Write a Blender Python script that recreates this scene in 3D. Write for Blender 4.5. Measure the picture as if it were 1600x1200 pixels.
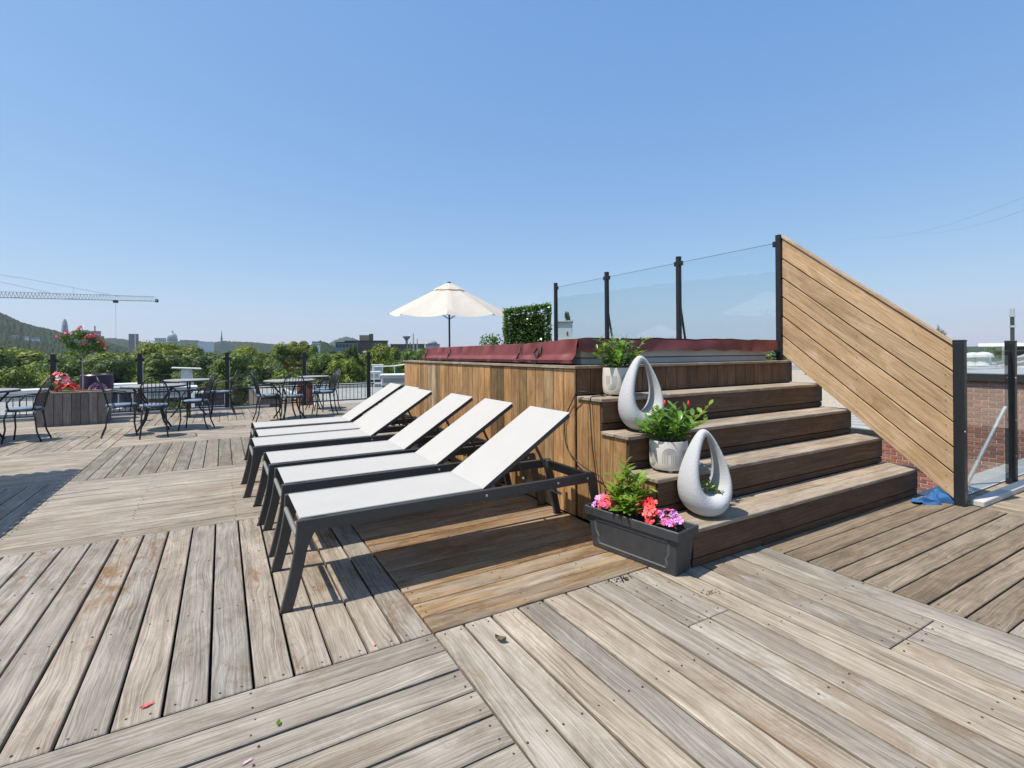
import bpy, bmesh, math, random
import numpy as np
from mathutils import Vector, Matrix, Euler

for o in list(bpy.data.objects): bpy.data.objects.remove(o)
SC = bpy.context.scene
COL = SC.collection
R = math.radians
rng = random.Random(7)
nrng = np.random.RandomState(11)

# ------------------------------------------------------------------ camera
CAM_H = 1.30
YAW = math.atan2(453.0, 778.0)
ROLL = R(0.45)
F = Vector((math.sin(YAW), math.cos(YAW), 0)); RT = Vector((math.cos(YAW), -math.sin(YAW), 0)); UP = Vector((0, 0, 1))
cr, sr = math.cos(ROLL), math.sin(ROLL)
rc, uc = cr*RT - sr*UP, sr*RT + cr*UP
cam = bpy.data.cameras.new('camera'); camo = bpy.data.objects.new('camera', cam); COL.objects.link(camo)
camo.matrix_world = Matrix(((rc.x, uc.x, -F.x, 0), (rc.y, uc.y, -F.y, 0), (rc.z, uc.z, -F.z, CAM_H), (0, 0, 0, 1)))
cam.sensor_width = 36.0; cam.lens = 778.0/1600*36; cam.shift_y = -49.5/1600
cam.clip_start = 0.05; cam.clip_end = 30000
SC.camera = camo

# ------------------------------------------------------------------ light
SUN_DIR = Vector((-0.50, 0.10, 1.0)).normalized()      # towards the sun
elev = math.asin(SUN_DIR.z); azim = math.atan2(SUN_DIR.x, SUN_DIR.y)
world = bpy.data.worlds.new('World'); SC.world = world; world.use_nodes = True
wn = world.node_tree.nodes; wl = world.node_tree.links; wn.clear()
sky = wn.new('ShaderNodeTexSky'); sky.sky_type = 'NISHITA'; sky.sun_disc = False
sky.sun_elevation = elev; sky.sun_rotation = azim % (2*math.pi)
sky.altitude = 100; sky.air_density = 1.0; sky.dust_density = 0.5; sky.ozone_density = 1.5
bg = wn.new('ShaderNodeBackground'); bg.inputs[1].default_value = 0.15
wo = wn.new('ShaderNodeOutputWorld')
# softer, slightly hazier sky: the same response for every direction
sp_ = wn.new('ShaderNodeSeparateColor'); cb_ = wn.new('ShaderNodeCombineColor'); wl.new(sky.outputs[0], sp_.inputs[0])
for k_, (g_, a_) in enumerate(((0.82, 0.79), (0.58, 1.275), (0.30, 2.54))):
    pw = wn.new('ShaderNodeMath'); pw.operation = 'POWER'; pw.inputs[1].default_value = g_; wl.new(sp_.outputs[k_], pw.inputs[0])
    ml = wn.new('ShaderNodeMath'); ml.operation = 'MULTIPLY'; ml.inputs[1].default_value = a_; wl.new(pw.outputs[0], ml.inputs[0])
    wl.new(ml.outputs[0], cb_.inputs[k_])
wl.new(cb_.outputs[0], bg.inputs[0]); wl.new(bg.outputs[0], wo.inputs[0])
sun = bpy.data.lights.new('sun', 'SUN'); suno = bpy.data.objects.new('sun', sun); COL.objects.link(suno)
sun.energy = 4.5; sun.angle = R(0.5); sun.color = (1.0, 0.94, 0.845)
suno.rotation_euler = SUN_DIR.to_track_quat('Z', 'Y').to_euler()
SC.view_settings.view_transform = 'Standard'; SC.view_settings.look = 'None'
SC.view_settings.exposure = 0.42; SC.view_settings.gamma = 1.0; SC.view_settings.use_curve_mapping = False

# ------------------------------------------------------------------ material helpers
def mat(name):
    m = bpy.data.materials.new(name); m.use_nodes = True
    nt = m.node_tree; nt.nodes.clear()
    out = nt.nodes.new('ShaderNodeOutputMaterial')
    return m, nt, out

def N(nt, typ, props=None, **ins):
    n = nt.nodes.new(typ)
    for k, v in (props or {}).items(): setattr(n, k, v)
    for k, v in ins.items():
        key = k.replace('_', ' ')
        s = n.inputs[int(k[1:])] if (k[0] == 'i' and k[1:].isdigit()) else n.inputs[key]
        if isinstance(v, bpy.types.NodeSocket): nt.links.new(v, s)
        else: s.default_value = v
    return n

def ramp(nt, fac, stops):
    n = nt.nodes.new('ShaderNodeValToRGB'); nt.links.new(fac, n.inputs[0])
    e = n.color_ramp.elements
    while len(e) > 1: e.remove(e[-1])
    e[0].position = stops[0][0]; e[0].color = (*stops[0][1], 1)
    for p, c in stops[1:]:
        q = e.new(p); q.color = (*c, 1)
    return n.outputs[0]

def mixc(nt, fac, a, b, mode='MIX'):
    n = nt.nodes.new('ShaderNodeMix'); n.data_type = 'RGBA'; n.blend_type = mode
    for s, v in ((n.inputs[0], fac), (n.inputs[6], a), (n.inputs[7], b)):
        if isinstance(v, bpy.types.NodeSocket): nt.links.new(v, s)
        elif isinstance(v, (int, float)): s.default_value = v
        else: s.default_value = (*v, 1)
    return n.outputs[2]

def mth(nt, op, a, b=0.0, clamp=False):
    n = nt.nodes.new('ShaderNodeMath'); n.operation = op; n.use_clamp = clamp
    for s, v in ((n.inputs[0], a), (n.inputs[1], b)):
        if isinstance(v, bpy.types.NodeSocket): nt.links.new(v, s)
        else: s.default_value = v
    return n.outputs[0]

def plain(name, col, rough=0.6, metal=0.0, spec=0.5, noise=0.0, nscale=8.0, bump=0.0, bscale=60.0, use_obj=False):
    m, nt, out = mat(name)
    b = N(nt, 'ShaderNodeBsdfPrincipled', Roughness=rough, Metallic=metal)
    b.inputs['Specular IOR Level'].default_value = spec
    tc = N(nt, 'ShaderNodeTexCoord'); co = tc.outputs['Object']
    c = None
    if noise > 0:
        nz = N(nt, 'ShaderNodeTexNoise', Vector=co, Scale=nscale, Detail=6.0, Roughness=0.65)
        lo = tuple(x*(1-noise) for x in col); hi = tuple(min(1, x*(1+noise)) for x in col)
        c = ramp(nt, nz.outputs[0], [(0.3, lo), (0.7, hi)])
    if use_obj:
        oi = N(nt, 'ShaderNodeObjectInfo')
        c = mixc(nt, 1.0, c if c is not None else col, oi.outputs['Color'], 'MULTIPLY')
    if c is not None: nt.links.new(c, b.inputs['Base Color'])
    else: b.inputs['Base Color'].default_value = (*col, 1)
    if bump > 0:
        nb = N(nt, 'ShaderNodeTexNoise', Vector=co, Scale=bscale, Detail=5.0)
        bp = N(nt, 'ShaderNodeBump', Strength=bump, Distance=0.01, Height=nb.outputs[0])
        nt.links.new(bp.outputs[0], b.inputs['Normal'])
    nt.links.new(b.outputs[0], out.inputs[0])
    return m

def wood(name, dark, mid, light, stain=None, stain_amt=0.0, grey=None, white=0.0, rough=0.75, bump=0.35, spec=0.25, contrast=1.0):
    """plank wood: grain runs along the plank's local X; every plank gets its own piece of grain and tint (object colour)"""
    m, nt, out = mat(name)
    tc = N(nt, 'ShaderNodeTexCoord'); oi = N(nt, 'ShaderNodeObjectInfo')
    off = N(nt, 'ShaderNodeVectorMath', {'operation': 'SCALE'}); off.inputs[0].default_value = (37.0, 71.0, 13.0)
    nt.links.new(oi.outputs['Random'], off.inputs['Scale'])
    co = N(nt, 'ShaderNodeVectorMath', {'operation': 'ADD'}, i0=tc.outputs['Object'], i1=off.outputs[0]).outputs[0]
    def sc(v):
        n = N(nt, 'ShaderNodeVectorMath', {'operation': 'MULTIPLY'}, i0=co); n.inputs[1].default_value = v
        return n.outputs[0]
    warp = N(nt, 'ShaderNodeTexNoise', Vector=sc((1.3, 5.0, 3.0)), Scale=1.0, Detail=3.0, Roughness=0.5)
    w2 = N(nt, 'ShaderNodeVectorMath', {'operation': 'MULTIPLY'}, i0=warp.outputs['Color']); w2.inputs[1].default_value = (0.25, 0.115, 0.03)
    cw = N(nt, 'ShaderNodeVectorMath', {'operation': 'ADD'}, i0=co, i1=w2.outputs[0])
    def scw(v):
        n = N(nt, 'ShaderNodeVectorMath', {'operation': 'MULTIPLY'}, i0=cw.outputs[0]); n.inputs[1].default_value = v
        return n.outputs[0]
    g1 = N(nt, 'ShaderNodeTexNoise', Vector=scw((0.8, 95, 60)), Scale=1.0, Detail=5.0, Roughness=0.7).outputs[0]
    g2 = N(nt, 'ShaderNodeTexNoise', Vector=scw((2.5, 330, 160)), Scale=1.0, Detail=3.0, Roughness=0.7).outputs[0]
    mo = N(nt, 'ShaderNodeTexNoise', Vector=sc((2.2, 7, 5)), Scale=1.0, Detail=6.0, Roughness=0.72, Distortion=0.8).outputs[0]
    v = mth(nt, 'ADD', mth(nt, 'MULTIPLY', g1, 0.38), mth(nt, 'MULTIPLY', g2, 0.34))
    v = mth(nt, 'ADD', v, mth(nt, 'MULTIPLY', mo, 0.38))
    h = 0.105/contrast
    c = ramp(nt, v, [(0.55-h*1.55, dark), (0.55-h*0.1, mid), (0.55+h*1.5, light)])
    # fine dark checks running with the grain
    ck = N(nt, 'ShaderNodeTexNoise', Vector=scw((1.6, 150, 60)), Scale=1.0, Detail=2.0).outputs[0]
    ckm = N(nt, 'ShaderNodeMapRange', Value=ck); ckm.inputs[1].default_value = 0.30; ckm.inputs[2].default_value = 0.38
    ckm.inputs[3].default_value = 0.80; ckm.inputs[4].default_value = 1.0
    c = mixc(nt, 1.0, c, ckm.outputs[0], 'MULTIPLY')
    if stain:
        s1 = N(nt, 'ShaderNodeTexNoise', Vector=sc((4.5, 8, 5)), Scale=1.0, Detail=7.0, Roughness=0.78, Distortion=0.6).outputs[0]
        s2 = N(nt, 'ShaderNodeTexNoise', Vector=sc((0.8, 1.5, 1)), Scale=1.0, Detail=2.0).outputs[0]
        sm = N(nt, 'ShaderNodeMapRange', Value=mth(nt, 'ADD', mth(nt, 'MULTIPLY', s1, 0.6), mth(nt, 'MULTIPLY', s2, 0.4)))
        sm.inputs[1].default_value = 0.535; sm.inputs[2].default_value = 0.63; sm.inputs[4].default_value = stain_amt
        c = mixc(nt, sm.outputs[0], c, stain)
    if grey:           # patches where the finish has worn off to grey
        s4 = N(nt, 'ShaderNodeTexNoise', Vector=sc((1.6, 9, 5)), Scale=1.0, Detail=6.0, Roughness=0.7, Distortion=0.5).outputs[0]
        gm = N(nt, 'ShaderNodeMapRange', Value=s4); gm.inputs[1].default_value = 0.46; gm.inputs[2].default_value = 0.62; gm.inputs[4].default_value = 0.75
        c = mixc(nt, gm.outputs[0], c, mixc(nt, g1, (0.16, 0.128, 0.096), (0.46, 0.40, 0.32)))
    if white > 0:      # pale scuffs and lime spots
        s3 = N(nt, 'ShaderNodeTexNoise', Vector=sc((9, 16, 9)), Scale=1.0, Detail=8.0, Roughness=0.85).outputs[0]
        wm = N(nt, 'ShaderNodeMapRange', Value=s3); wm.inputs[1].default_value = 0.60; wm.inputs[2].default_value = 0.72; wm.inputs[4].default_value = white
        c = mixc(nt, wm.outputs[0], c, (0.62, 0.57, 0.48))
    c = mixc(nt, 1.0, c, oi.outputs['Color'], 'MULTIPLY')
    b = N(nt, 'ShaderNodeBsdfPrincipled', Base_Color=c, Roughness=rough)
    b.inputs['Specular IOR Level'].default_value = spec
    bp = N(nt, 'ShaderNodeBump', Strength=bump, Distance=0.004, Height=mth(nt, 'ADD', mth(nt, 'MULTIPLY', g1, 0.6), mth(nt, 'MULTIPLY', g2, 0.5)))
    nt.links.new(bp.outputs[0], b.inputs['Normal'])
    nt.links.new(b.outputs[0], out.inputs[0])
    return m

def leafmat(name, c1, c2, trans=0.35, gloss=0.4, hl=0.0):
    m, nt, out = mat(name)
    ge = N(nt, 'ShaderNodeNewGeometry')
    c = ramp(nt, ge.outputs['Random Per Island'], [(0.0, c1), (1.0, c2)])
    tc = N(nt, 'ShaderNodeTexCoord')
    oi = N(nt, 'ShaderNodeObjectInfo')
    c = mixc(nt, 1.0, c, oi.outputs['Color'], 'MULTIPLY')
    b = N(nt, 'ShaderNodeBsdfPrincipled', Base_Color=c, Roughness=gloss)
    b.inputs['Specular IOR Level'].default_value = 0.4
    t = N(nt, 'ShaderNodeBsdfTranslucent', Color=mixc(nt, 1.0, c, (1.5, 1.5, 0.55), 'MULTIPLY'))
    mx = N(nt, 'ShaderNodeMixShader', i0=trans, i1=b.outputs[0], i2=t.outputs[0])
    nt.links.new(mx.outputs[0], out.inputs[0])
    return m

def glassmat(name, tint, refl=1.0):
    m, nt, out = mat(name)
    fr = N(nt, 'ShaderNodeFresnel', IOR=1.5)
    tr = N(nt, 'ShaderNodeBsdfTransparent'); tr.inputs[0].default_value = (*tint, 1)
    gl = N(nt, 'ShaderNodeBsdfGlossy', Roughness=0.0)
    ge = N(nt, 'ShaderNodeNewGeometry')      # mirror on the outer faces only; a thin pane has no inner total reflection
    fac = mth(nt, 'MULTIPLY', mth(nt, 'MULTIPLY', fr.outputs[0], refl, True), mth(nt, 'SUBTRACT', 1.0, ge.outputs['Backfacing']))
    mx = N(nt, 'ShaderNodeMixShader', i0=fac, i1=tr.outputs[0], i2=gl.outputs[0])
    nt.links.new(mx.outputs[0], out.inputs[0])
    return m

def fabric(name, col, trans=0.2, weave=900.0, noise=0.05):
    m, nt, out = mat(name)
    tc = N(nt, 'ShaderNodeTexCoord')
    nz = N(nt, 'ShaderNodeTexNoise', Vector=tc.outputs['Object'], Scale=6.0, Detail=5.0)
    c = ramp(nt, nz.outputs[0], [(0.3, tuple(x*(1-noise) for x in col)), (0.7, tuple(min(1, x*(1+noise)) for x in col))])
    d = N(nt, 'ShaderNodeBsdfPrincipled', Base_Color=c, Roughness=0.85); d.inputs['Specular IOR Level'].default_value = 0.2
    wv = N(nt, 'ShaderNodeTexNoise', Vector=tc.outputs['Object'], Scale=weave, Detail=1.0)
    bp = N(nt, 'ShaderNodeBump', Strength=0.25, Distance=0.001, Height=wv.outputs[0])
    wr = N(nt, 'ShaderNodeMapping', Vector=tc.outputs['Object']); wr.inputs['Scale'].default_value = (2.2, 5.0, 3.0)
    wz = N(nt, 'ShaderNodeTexNoise', Vector=wr.outputs[0], Scale=1.6, Detail=3.0)
    b2 = N(nt, 'ShaderNodeBump', Strength=0.35, Distance=0.02, Height=wz.outputs[0], Normal=bp.outputs[0]); nt.links.new(b2.outputs[0], d.inputs['Normal'])
    t = N(nt, 'ShaderNodeBsdfTranslucent', Color=c)
    mx = N(nt, 'ShaderNodeMixShader', i0=trans, i1=d.outputs[0], i2=t.outputs[0])
    nt.links.new(mx.outputs[0], out.inputs[0])
    return m

M = {}
M['deck'] = wood('weathered_deck_wood', (0.095, 0.078, 0.058), (0.246, 0.209, 0.164), (0.425, 0.378, 0.312), stain=(0.17, 0.112, 0.062), stain_amt=0.60, white=0.28, contrast=1.12, bump=0.6)
M['deck_stain'] = wood('stained_deck_wood', (0.105, 0.087, 0.068), (0.262, 0.226, 0.182), (0.435, 0.392, 0.332), stain=(0.175, 0.095, 0.040), stain_amt=0.85, white=0.30, contrast=1.2, bump=0.6)
M['wet'] = wood('brown_damp_deck_wood', (0.075, 0.040, 0.019), (0.235, 0.143, 0.070), (0.470, 0.330, 0.190), stain=(0.10, 0.055, 0.026), stain_amt=0.75, grey=True, white=0.70, contrast=1.15, rough=0.45, spec=0.45)
M['clad'] = wood('orange_cladding_wood', (0.105, 0.050, 0.020), (0.380, 0.212, 0.090), (0.70, 0.46, 0.24), stain=(0.15, 0.09, 0.05), stain_amt=0.5, white=0.25, rough=0.6)
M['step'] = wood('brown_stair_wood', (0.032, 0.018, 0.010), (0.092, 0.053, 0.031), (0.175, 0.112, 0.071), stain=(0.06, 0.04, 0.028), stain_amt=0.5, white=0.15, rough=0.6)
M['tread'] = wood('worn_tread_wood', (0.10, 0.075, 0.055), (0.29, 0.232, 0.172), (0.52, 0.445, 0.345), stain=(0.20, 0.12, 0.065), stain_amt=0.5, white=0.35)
M['screen'] = wood('pale_screen_wood', (0.185, 0.108, 0.050), (0.440, 0.300, 0.170), (0.68, 0.530, 0.360), stain=(0.36, 0.22, 0.10), stain_amt=0.45, white=0.35, rough=0.6)
M['boxwood'] = wood('grey_planter_wood', (0.085, 0.072, 0.064), (0.19, 0.165, 0.15), (0.31, 0.28, 0.26), stain=(0.10, 0.07, 0.05), stain_amt=0.4)
M['black_metal'] = plain('black_powder_coat', (0.016, 0.018, 0.022), 0.38, noise=0.15, nscale=30)
M['lounger_metal'] = plain('dark_grey_frame_paint', (0.048, 0.047, 0.046), 0.42, noise=0.10, nscale=25)
M['lounger_grey'] = plain('grey_bar_paint', (0.20, 0.195, 0.185), 0.45)
M['sling'] = fabric('white_sling_mesh', (0.435, 0.420, 0.392), 0.02, 1400.0, 0.02)
M['canvas'] = fabric('cream_canvas', (0.74, 0.685, 0.60), 0.34)
M['vinyl'] = plain('maroon_vinyl', (0.165, 0.036, 0.034), 0.5, noise=0.15, nscale=4, bump=0.25, bscale=14)
M['vinyl_strap'] = plain('black_strap', (0.02, 0.015, 0.017), 0.6)
M['cabinet'] = plain('light_grey_cabinet', (0.52, 0.52, 0.51), 0.5, noise=0.05)
M['glass'] = glassmat('clear_glass', (0.94, 0.972, 0.97), 1.5)
M['glass_blue'] = glassmat('tinted_glass', (0.925, 0.970, 0.975), 2.3)
M['glass_edge'] = plain('glass_edge_green', (0.10, 0.16, 0.15), 0.2)
M['stone_white'] = plain('white_pebbled_resin', (0.47, 0.475, 0.48), 0.92, spec=0.2, noise=0.05, nscale=140, bump=0.40, bscale=95)
M['relief_shade'] = plain('shaded_relief_line', (0.36, 0.34, 0.31), 0.7)  # greyer than the pot: shading along the relief put into the colour
M['gap_moss'] = plain('olive_gap_debris', (0.040, 0.034, 0.018), 0.95, noise=0.5, nscale=15)
M['pot_white'] = plain('white_ceramic', (0.62, 0.58, 0.515), 0.45, noise=0.10, nscale=5)
M['soil'] = plain('dark_soil', (0.035, 0.025, 0.018), 0.95, noise=0.4, nscale=60, bump=0.8, bscale=80)
M['trough'] = plain('charcoal_plastic', (0.040, 0.043, 0.048), 0.5, noise=0.25, nscale=12, bump=0.1, bscale=40)
M['trough_line'] = plain('scuffed_line', (0.20, 0.20, 0.20), 0.6)
M['leaf'] = leafmat('glossy_green_leaf', (0.035, 0.085, 0.018), (0.10, 0.19, 0.035), 0.30, 0.32)
M['leaf_lime'] = leafmat('lime_green_leaf', (0.12, 0.21, 0.03), (0.30, 0.39, 0.06), 0.38, 0.4)
M['hedge_leaf'] = leafmat('hedge_leaf_green', (0.040, 0.105, 0.016), (0.150, 0.255, 0.055), 0.25, 0.22)
M['tree_leaf'] = leafmat('tree_leaf_green', (0.026, 0.064, 0.010), (0.190, 0.240, 0.026), 0.24, 0.55)
M['bark'] = plain('tree_bark', (0.09, 0.07, 0.05), 0.9, noise=0.4, nscale=5)
M['stem'] = plain('green_stem', (0.13, 0.17, 0.05), 0.6)
def petal(name, c): return plain(name, c, 0.6, noise=0.12, nscale=30)
M['coral'] = petal('coral_petal', (0.83, 0.13, 0.11)); M['red'] = petal('red_petal', (0.75, 0.025, 0.035))
M['lilac'] = petal('lilac_petal', (0.66, 0.26, 0.66)); M['pink'] = petal('pink_petal', (0.75, 0.08, 0.22)); M['palepink'] = petal('pale_pink_petal', (0.72, 0.42, 0.52))
M['iron'] = plain('wrought_iron', (0.018, 0.019, 0.022), 0.45)
M['cushion'] = plain('blue_grey_cushion', (0.15, 0.21, 0.29), 0.85, noise=0.08, nscale=20)
M['tabletop'] = plain('pale_stone_tabletop', (0.30, 0.29, 0.27), 0.4, noise=0.25, nscale=30)
M['membrane'] = plain('dark_roof_membrane', (0.025, 0.024, 0.023), 0.9, noise=0.3)
M['concrete'] = plain('pale_concrete', (0.50, 0.48, 0.44), 0.85, noise=0.18, nscale=5)
M['roof_grey'] = plain('grey_gravel_roof', (0.30, 0.29, 0.27), 0.95, noise=0.25, nscale=3)
M['roof_metal'] = plain('light_metal_roof', (0.36, 0.36, 0.35), 0.5, noise=0.12, nscale=2)
M['dark_trim'] = plain('dark_flashing', (0.035, 0.036, 0.036), 0.5)
M['white_paint'] = plain('white_paint', (0.78, 0.78, 0.76), 0.6, noise=0.05)
M['steel'] = plain('galvanised_steel', (0.55, 0.57, 0.58), 0.35, metal=0.6, noise=0.1)
M['brick'] = plain('red_brown_brick', (0.33, 0.150, 0.102), 0.9, noise=0.3, nscale=20, bump=0.3, use_obj=True)
M['mortar'] = plain('pale_mortar', (0.55, 0.49, 0.41), 0.95, noise=0.2, nscale=20)
M['brick_far'] = plain('orange_brick', (0.40, 0.13, 0.07), 0.9, noise=0.2)
M['tan_wall'] = plain('tan_masonry', (0.36, 0.27, 0.19), 0.9, noise=0.15, nscale=0.3)
M['brown_wall'] = plain('brown_masonry', (0.17, 0.125, 0.10), 0.9, noise=0.15, nscale=0.3)
M['grey_wall'] = plain('grey_masonry', (0.26, 0.27, 0.29), 0.9, noise=0.15, nscale=0.05)
M['window_dark'] = plain('dark_window_glass', (0.05, 0.06, 0.075), 0.15)
M['copper'] = plain('green_copper', (0.28, 0.38, 0.40), 0.6, noise=0.1, nscale=0.1)
M['hill'] = None
M['towel'] = plain('blue_terry', (0.035, 0.135, 0.33), 0.95, noise=0.2, nscale=40, bump=0.8, bscale=150)
M['cable'] = plain('black_cable', (0.012, 0.012, 0.012), 0.5)
M['purple'] = plain('dark_purple_glaze', (0.035, 0.022, 0.06), 0.35)
M['yellow'] = plain('yellow_paint', (0.72, 0.47, 0.04), 0.6)
M['wire'] = plain('grey_wire', (0.25, 0.26, 0.28), 0.6)
M['crane'] = plain('white_crane_steel', (0.62, 0.63, 0.64), 0.5)
M['debris'] = plain('dry_leaf', (0.14, 0.11, 0.06), 0.8)
M['screw'] = plain('rusty_screw', (0.045, 0.035, 0.028), 0.6)

# forest floor / canopy on hills
def forestmat(name, a, b, s):
    m, nt, out = mat(name)
    tc = N(nt, 'ShaderNodeTexCoord')
    n1 = N(nt, 'ShaderNodeTexNoise', Vector=tc.outputs['Object'], Scale=s, Detail=8.0, Roughness=0.75)
    c = ramp(nt, n1.outputs[0], [(0.35, a), (0.65, b)])
    d = N(nt, 'ShaderNodeBsdfPrincipled', Base_Color=c, Roughness=0.9); d.inputs['Specular IOR Level'].default_value = 0.1
    bp = N(nt, 'ShaderNodeBump', Strength=1.0, Distance=3.0, Height=n1.outputs[0]); nt.links.new(bp.outputs[0], d.inputs['Normal'])
    nt.links.new(d.outputs[0], out.inputs[0]); return m
M['hill'] = forestmat('wooded_hillside', (0.010, 0.022, 0.008), (0.034, 0.054, 0.016), 0.05)
M['grass'] = forestmat('park_ground', (0.03, 0.05, 0.014), (0.07, 0.09, 0.03), 0.03)

# ------------------------------------------------------------------ mesh helpers
class MB:
    def __init__(s): s.v = []; s.f = []
    def add(s, vs, fs):
        b = len(s.v); s.v += [tuple(v) for v in vs]; s.f += [tuple(b+i for i in f) for f in fs]; return s
    def box(s, c, d, rz=0.0, ry=0.0, taper=1.0):
        x, y, z = (k/2 for k in d)
        vs = [Vector((sx*x*(taper if sz < 0 else 1), sy*y*(taper if sz < 0 else 1), sz*z)) for sz in (-1, 1) for sx, sy in ((-1, -1), (1, -1), (1, 1), (-1, 1))]
        e = Euler((0, ry, rz)).to_matrix(); vs = [e @ v + Vector(c) for v in vs]
        return s.add(vs, [(3, 2, 1, 0), (4, 5, 6, 7), (0, 1, 5, 4), (1, 2, 6, 5), (2, 3, 7, 6), (3, 0, 4, 7)])
    def bb(s, x0, x1, y0, y1, z0, z1):
        return s.box(((x0+x1)/2, (y0+y1)/2, (z0+z1)/2), (x1-x0, y1-y0, z1-z0))
    def prism(s, poly, y0, y1, axis='y'):
        n = len(poly)
        if axis == 'y': A = [(p[0], y0, p[1]) for p in poly]; B = [(p[0], y1, p[1]) for p in poly]
        elif axis == 'x': A = [(y0, p[0], p[1]) for p in poly]; B = [(y1, p[0], p[1]) for p in poly]
        else: A = [(p[0], p[1], y0) for p in poly]; B = [(p[0], p[1], y1) for p in poly]
        return s.add(A+B, [tuple(range(n)), tuple(range(2*n-1, n-1, -1))] + [(i, i+n, (i+1) % n+n, (i+1) % n) for i in range(n)])
    def tube(s, pts, r, n=8, caps=True, closed=False):
        pts = [Vector(p) for p in pts]; m = len(pts)
        rs = r if isinstance(r, (list, tuple)) else [r]*m
        vs = []; prev = None
        for i, p in enumerate(pts):
            if closed: t = pts[(i+1) % m]-pts[i-1]
            else: t = pts[min(i+1, m-1)]-pts[max(i-1, 0)]
            t.normalize()
            if prev is None:
                a = Vector((0, 0, 1)) if abs(t.z) < 0.9 else Vector((1, 0, 0)); u = t.cross(a).normalized()
            else:
                u = prev - t*prev.dot(t); u.normalize()
            prev = u; w = t.cross(u)
            for k in range(n):
                a = 2*math.pi*k/n; vs.append(p + (u*math.cos(a)+w*math.sin(a))*rs[i])
        fs = []
        for i in range(m if closed else m-1):
            j = (i+1) % m
            for k in range(n): fs.append((i*n+k, i*n+(k+1) % n, j*n+(k+1) % n, j*n+k))
        if caps and not closed: fs += [tuple(range(n-1, -1, -1)), tuple((m-1)*n+k for k in range(n))]
        return s.add(vs, fs)
    def lathe(s, prof, n=24, c=(0, 0, 0), capb=True, capt=True):
        vs = []
        for r, z in prof:
            for k in range(n):
                a = 2*math.pi*k/n; vs.append((c[0]+r*math.cos(a), c[1]+r*math.sin(a), c[2]+z))
        fs = []
        for i in range(len(prof)-1):
            for k in range(n): fs.append((i*n+k, i*n+(k+1) % n, (i+1)*n+(k+1) % n, (i+1)*n+k))
        if capb: fs.append(tuple(range(n-1, -1, -1)))
        if capt: fs.append(tuple((len(prof)-1)*n+k for k in range(n)))
        return s.add(vs, fs)
    def grid(s, fn, nu, nv, flip=False):
        vs = [fn(i/nu, j/nv) for j in range(nv+1) for i in range(nu+1)]
        fs = []
        for j in range(nv):
            for i in range(nu):
                a = j*(nu+1)+i; q = (a, a+1, a+nu+2, a+nu+1); fs.append(q[::-1] if flip else q)
        return s.add(vs, fs)
    def mesh(s, name, m=None, smooth=False, bevel=0.0, seg=1):
        me = bpy.data.meshes.new(name); me.from_pydata(s.v, [], s.f); me.update()
        if bevel > 0:
            bm = bmesh.new(); bm.from_mesh(me)
            bmesh.ops.recalc_face_normals(bm, faces=bm.faces)
            ed = [e for e in bm.edges if len(e.link_faces) == 2 and e.calc_face_angle(0) > 0.6]
            bmesh.ops.bevel(bm, geom=ed, offset=bevel, segments=seg, affect='EDGES', profile=0.6)
            bm.to_mesh(me); bm.free()
        else:
            bm = bmesh.new(); bm.from_mesh(me); bmesh.ops.recalc_face_normals(bm, faces=bm.faces); bm.to_mesh(me); bm.free()
        if m: me.materials.append(m)
        if smooth:
            me.polygons.foreach_set('use_smooth', [True]*len(me.polygons))
            if smooth == 'auto':
                bm = bmesh.new(); bm.from_mesh(me)
                for e in bm.edges:
                    if len(e.link_faces) == 2 and e.calc_face_angle(0) > 0.7: e.smooth = False
                bm.to_mesh(me); bm.free()
        return me
    def build(s, name, m=None, parent=None, smooth=False, bevel=0.0, seg=1, loc=None):
        return link(name, s.mesh(name, m, smooth, bevel, seg), parent, loc)

def link(name, me, parent=None, loc=None, rot=None, scale=None, color=None):
    o = bpy.data.objects.new(name, me); COL.objects.link(o)
    if parent: o.parent = parent
    if loc is not None: o.location = loc
    if rot is not None: o.rotation_euler = rot
    if scale is not None: o.scale = scale
    if color is not None: o.color = (*color, 1)
    return o

def tag(o, label=None, cat=None, group=None, kind=None):
    if label: o['label'] = label
    if cat: o['category'] = cat
    if group: o['group'] = group
    if kind: o['kind'] = kind
    return o

def thing(name, label, cat, loc=(0, 0, 0), rz=0.0, group=None):
    o = bpy.data.objects.new(name, None); COL.objects.link(o); o.location = loc; o.rotation_euler = (0, 0, rz)
    o.empty_display_size = 0.2
    return tag(o, label, cat, group)

def copy_tree(o, parent=None):
    c = o.copy(); COL.objects.link(c); c.parent = parent
    for ch in o.children: copy_tree(ch, c)
    return c

def np_mesh(name, V, Q, m, smooth=False):
    """numpy vertices (n,3) and quads (k,4) to a mesh"""
    me = bpy.data.meshes.new(name)
    V = np.ascontiguousarray(V, dtype=np.float32); Q = np.ascontiguousarray(Q, dtype=np.int32)
    me.vertices.add(len(V)); me.vertices.foreach_set('co', V.ravel())
    k = Q.shape[1]
    me.loops.add(Q.size); me.loops.foreach_set('vertex_index', Q.ravel())
    me.polygons.add(len(Q)); me.polygons.foreach_set('loop_start', np.arange(0, Q.size, k, dtype=np.int32))
    me.polygons.foreach_set('loop_total', np.full(len(Q), k, dtype=np.int32))
    if smooth: me.polygons.foreach_set('use_smooth', np.ones(len(Q), dtype=bool))
    me.materials.append(m); me.update(calc_edges=True); me.validate()
    return me

_pl = {}
def plank_mesh(L, W, T, m, bev=0.004):
    """plank lying along X, top face at z = 0"""
    k = (round(L, 4), round(W, 4), round(T, 4), m.name, bev)
    if k not in _pl:
        _pl[k] = MB().box((0, 0, -T/2), (L, W, T)).mesh('board', m, bevel=bev)
    return _pl[k]

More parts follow.
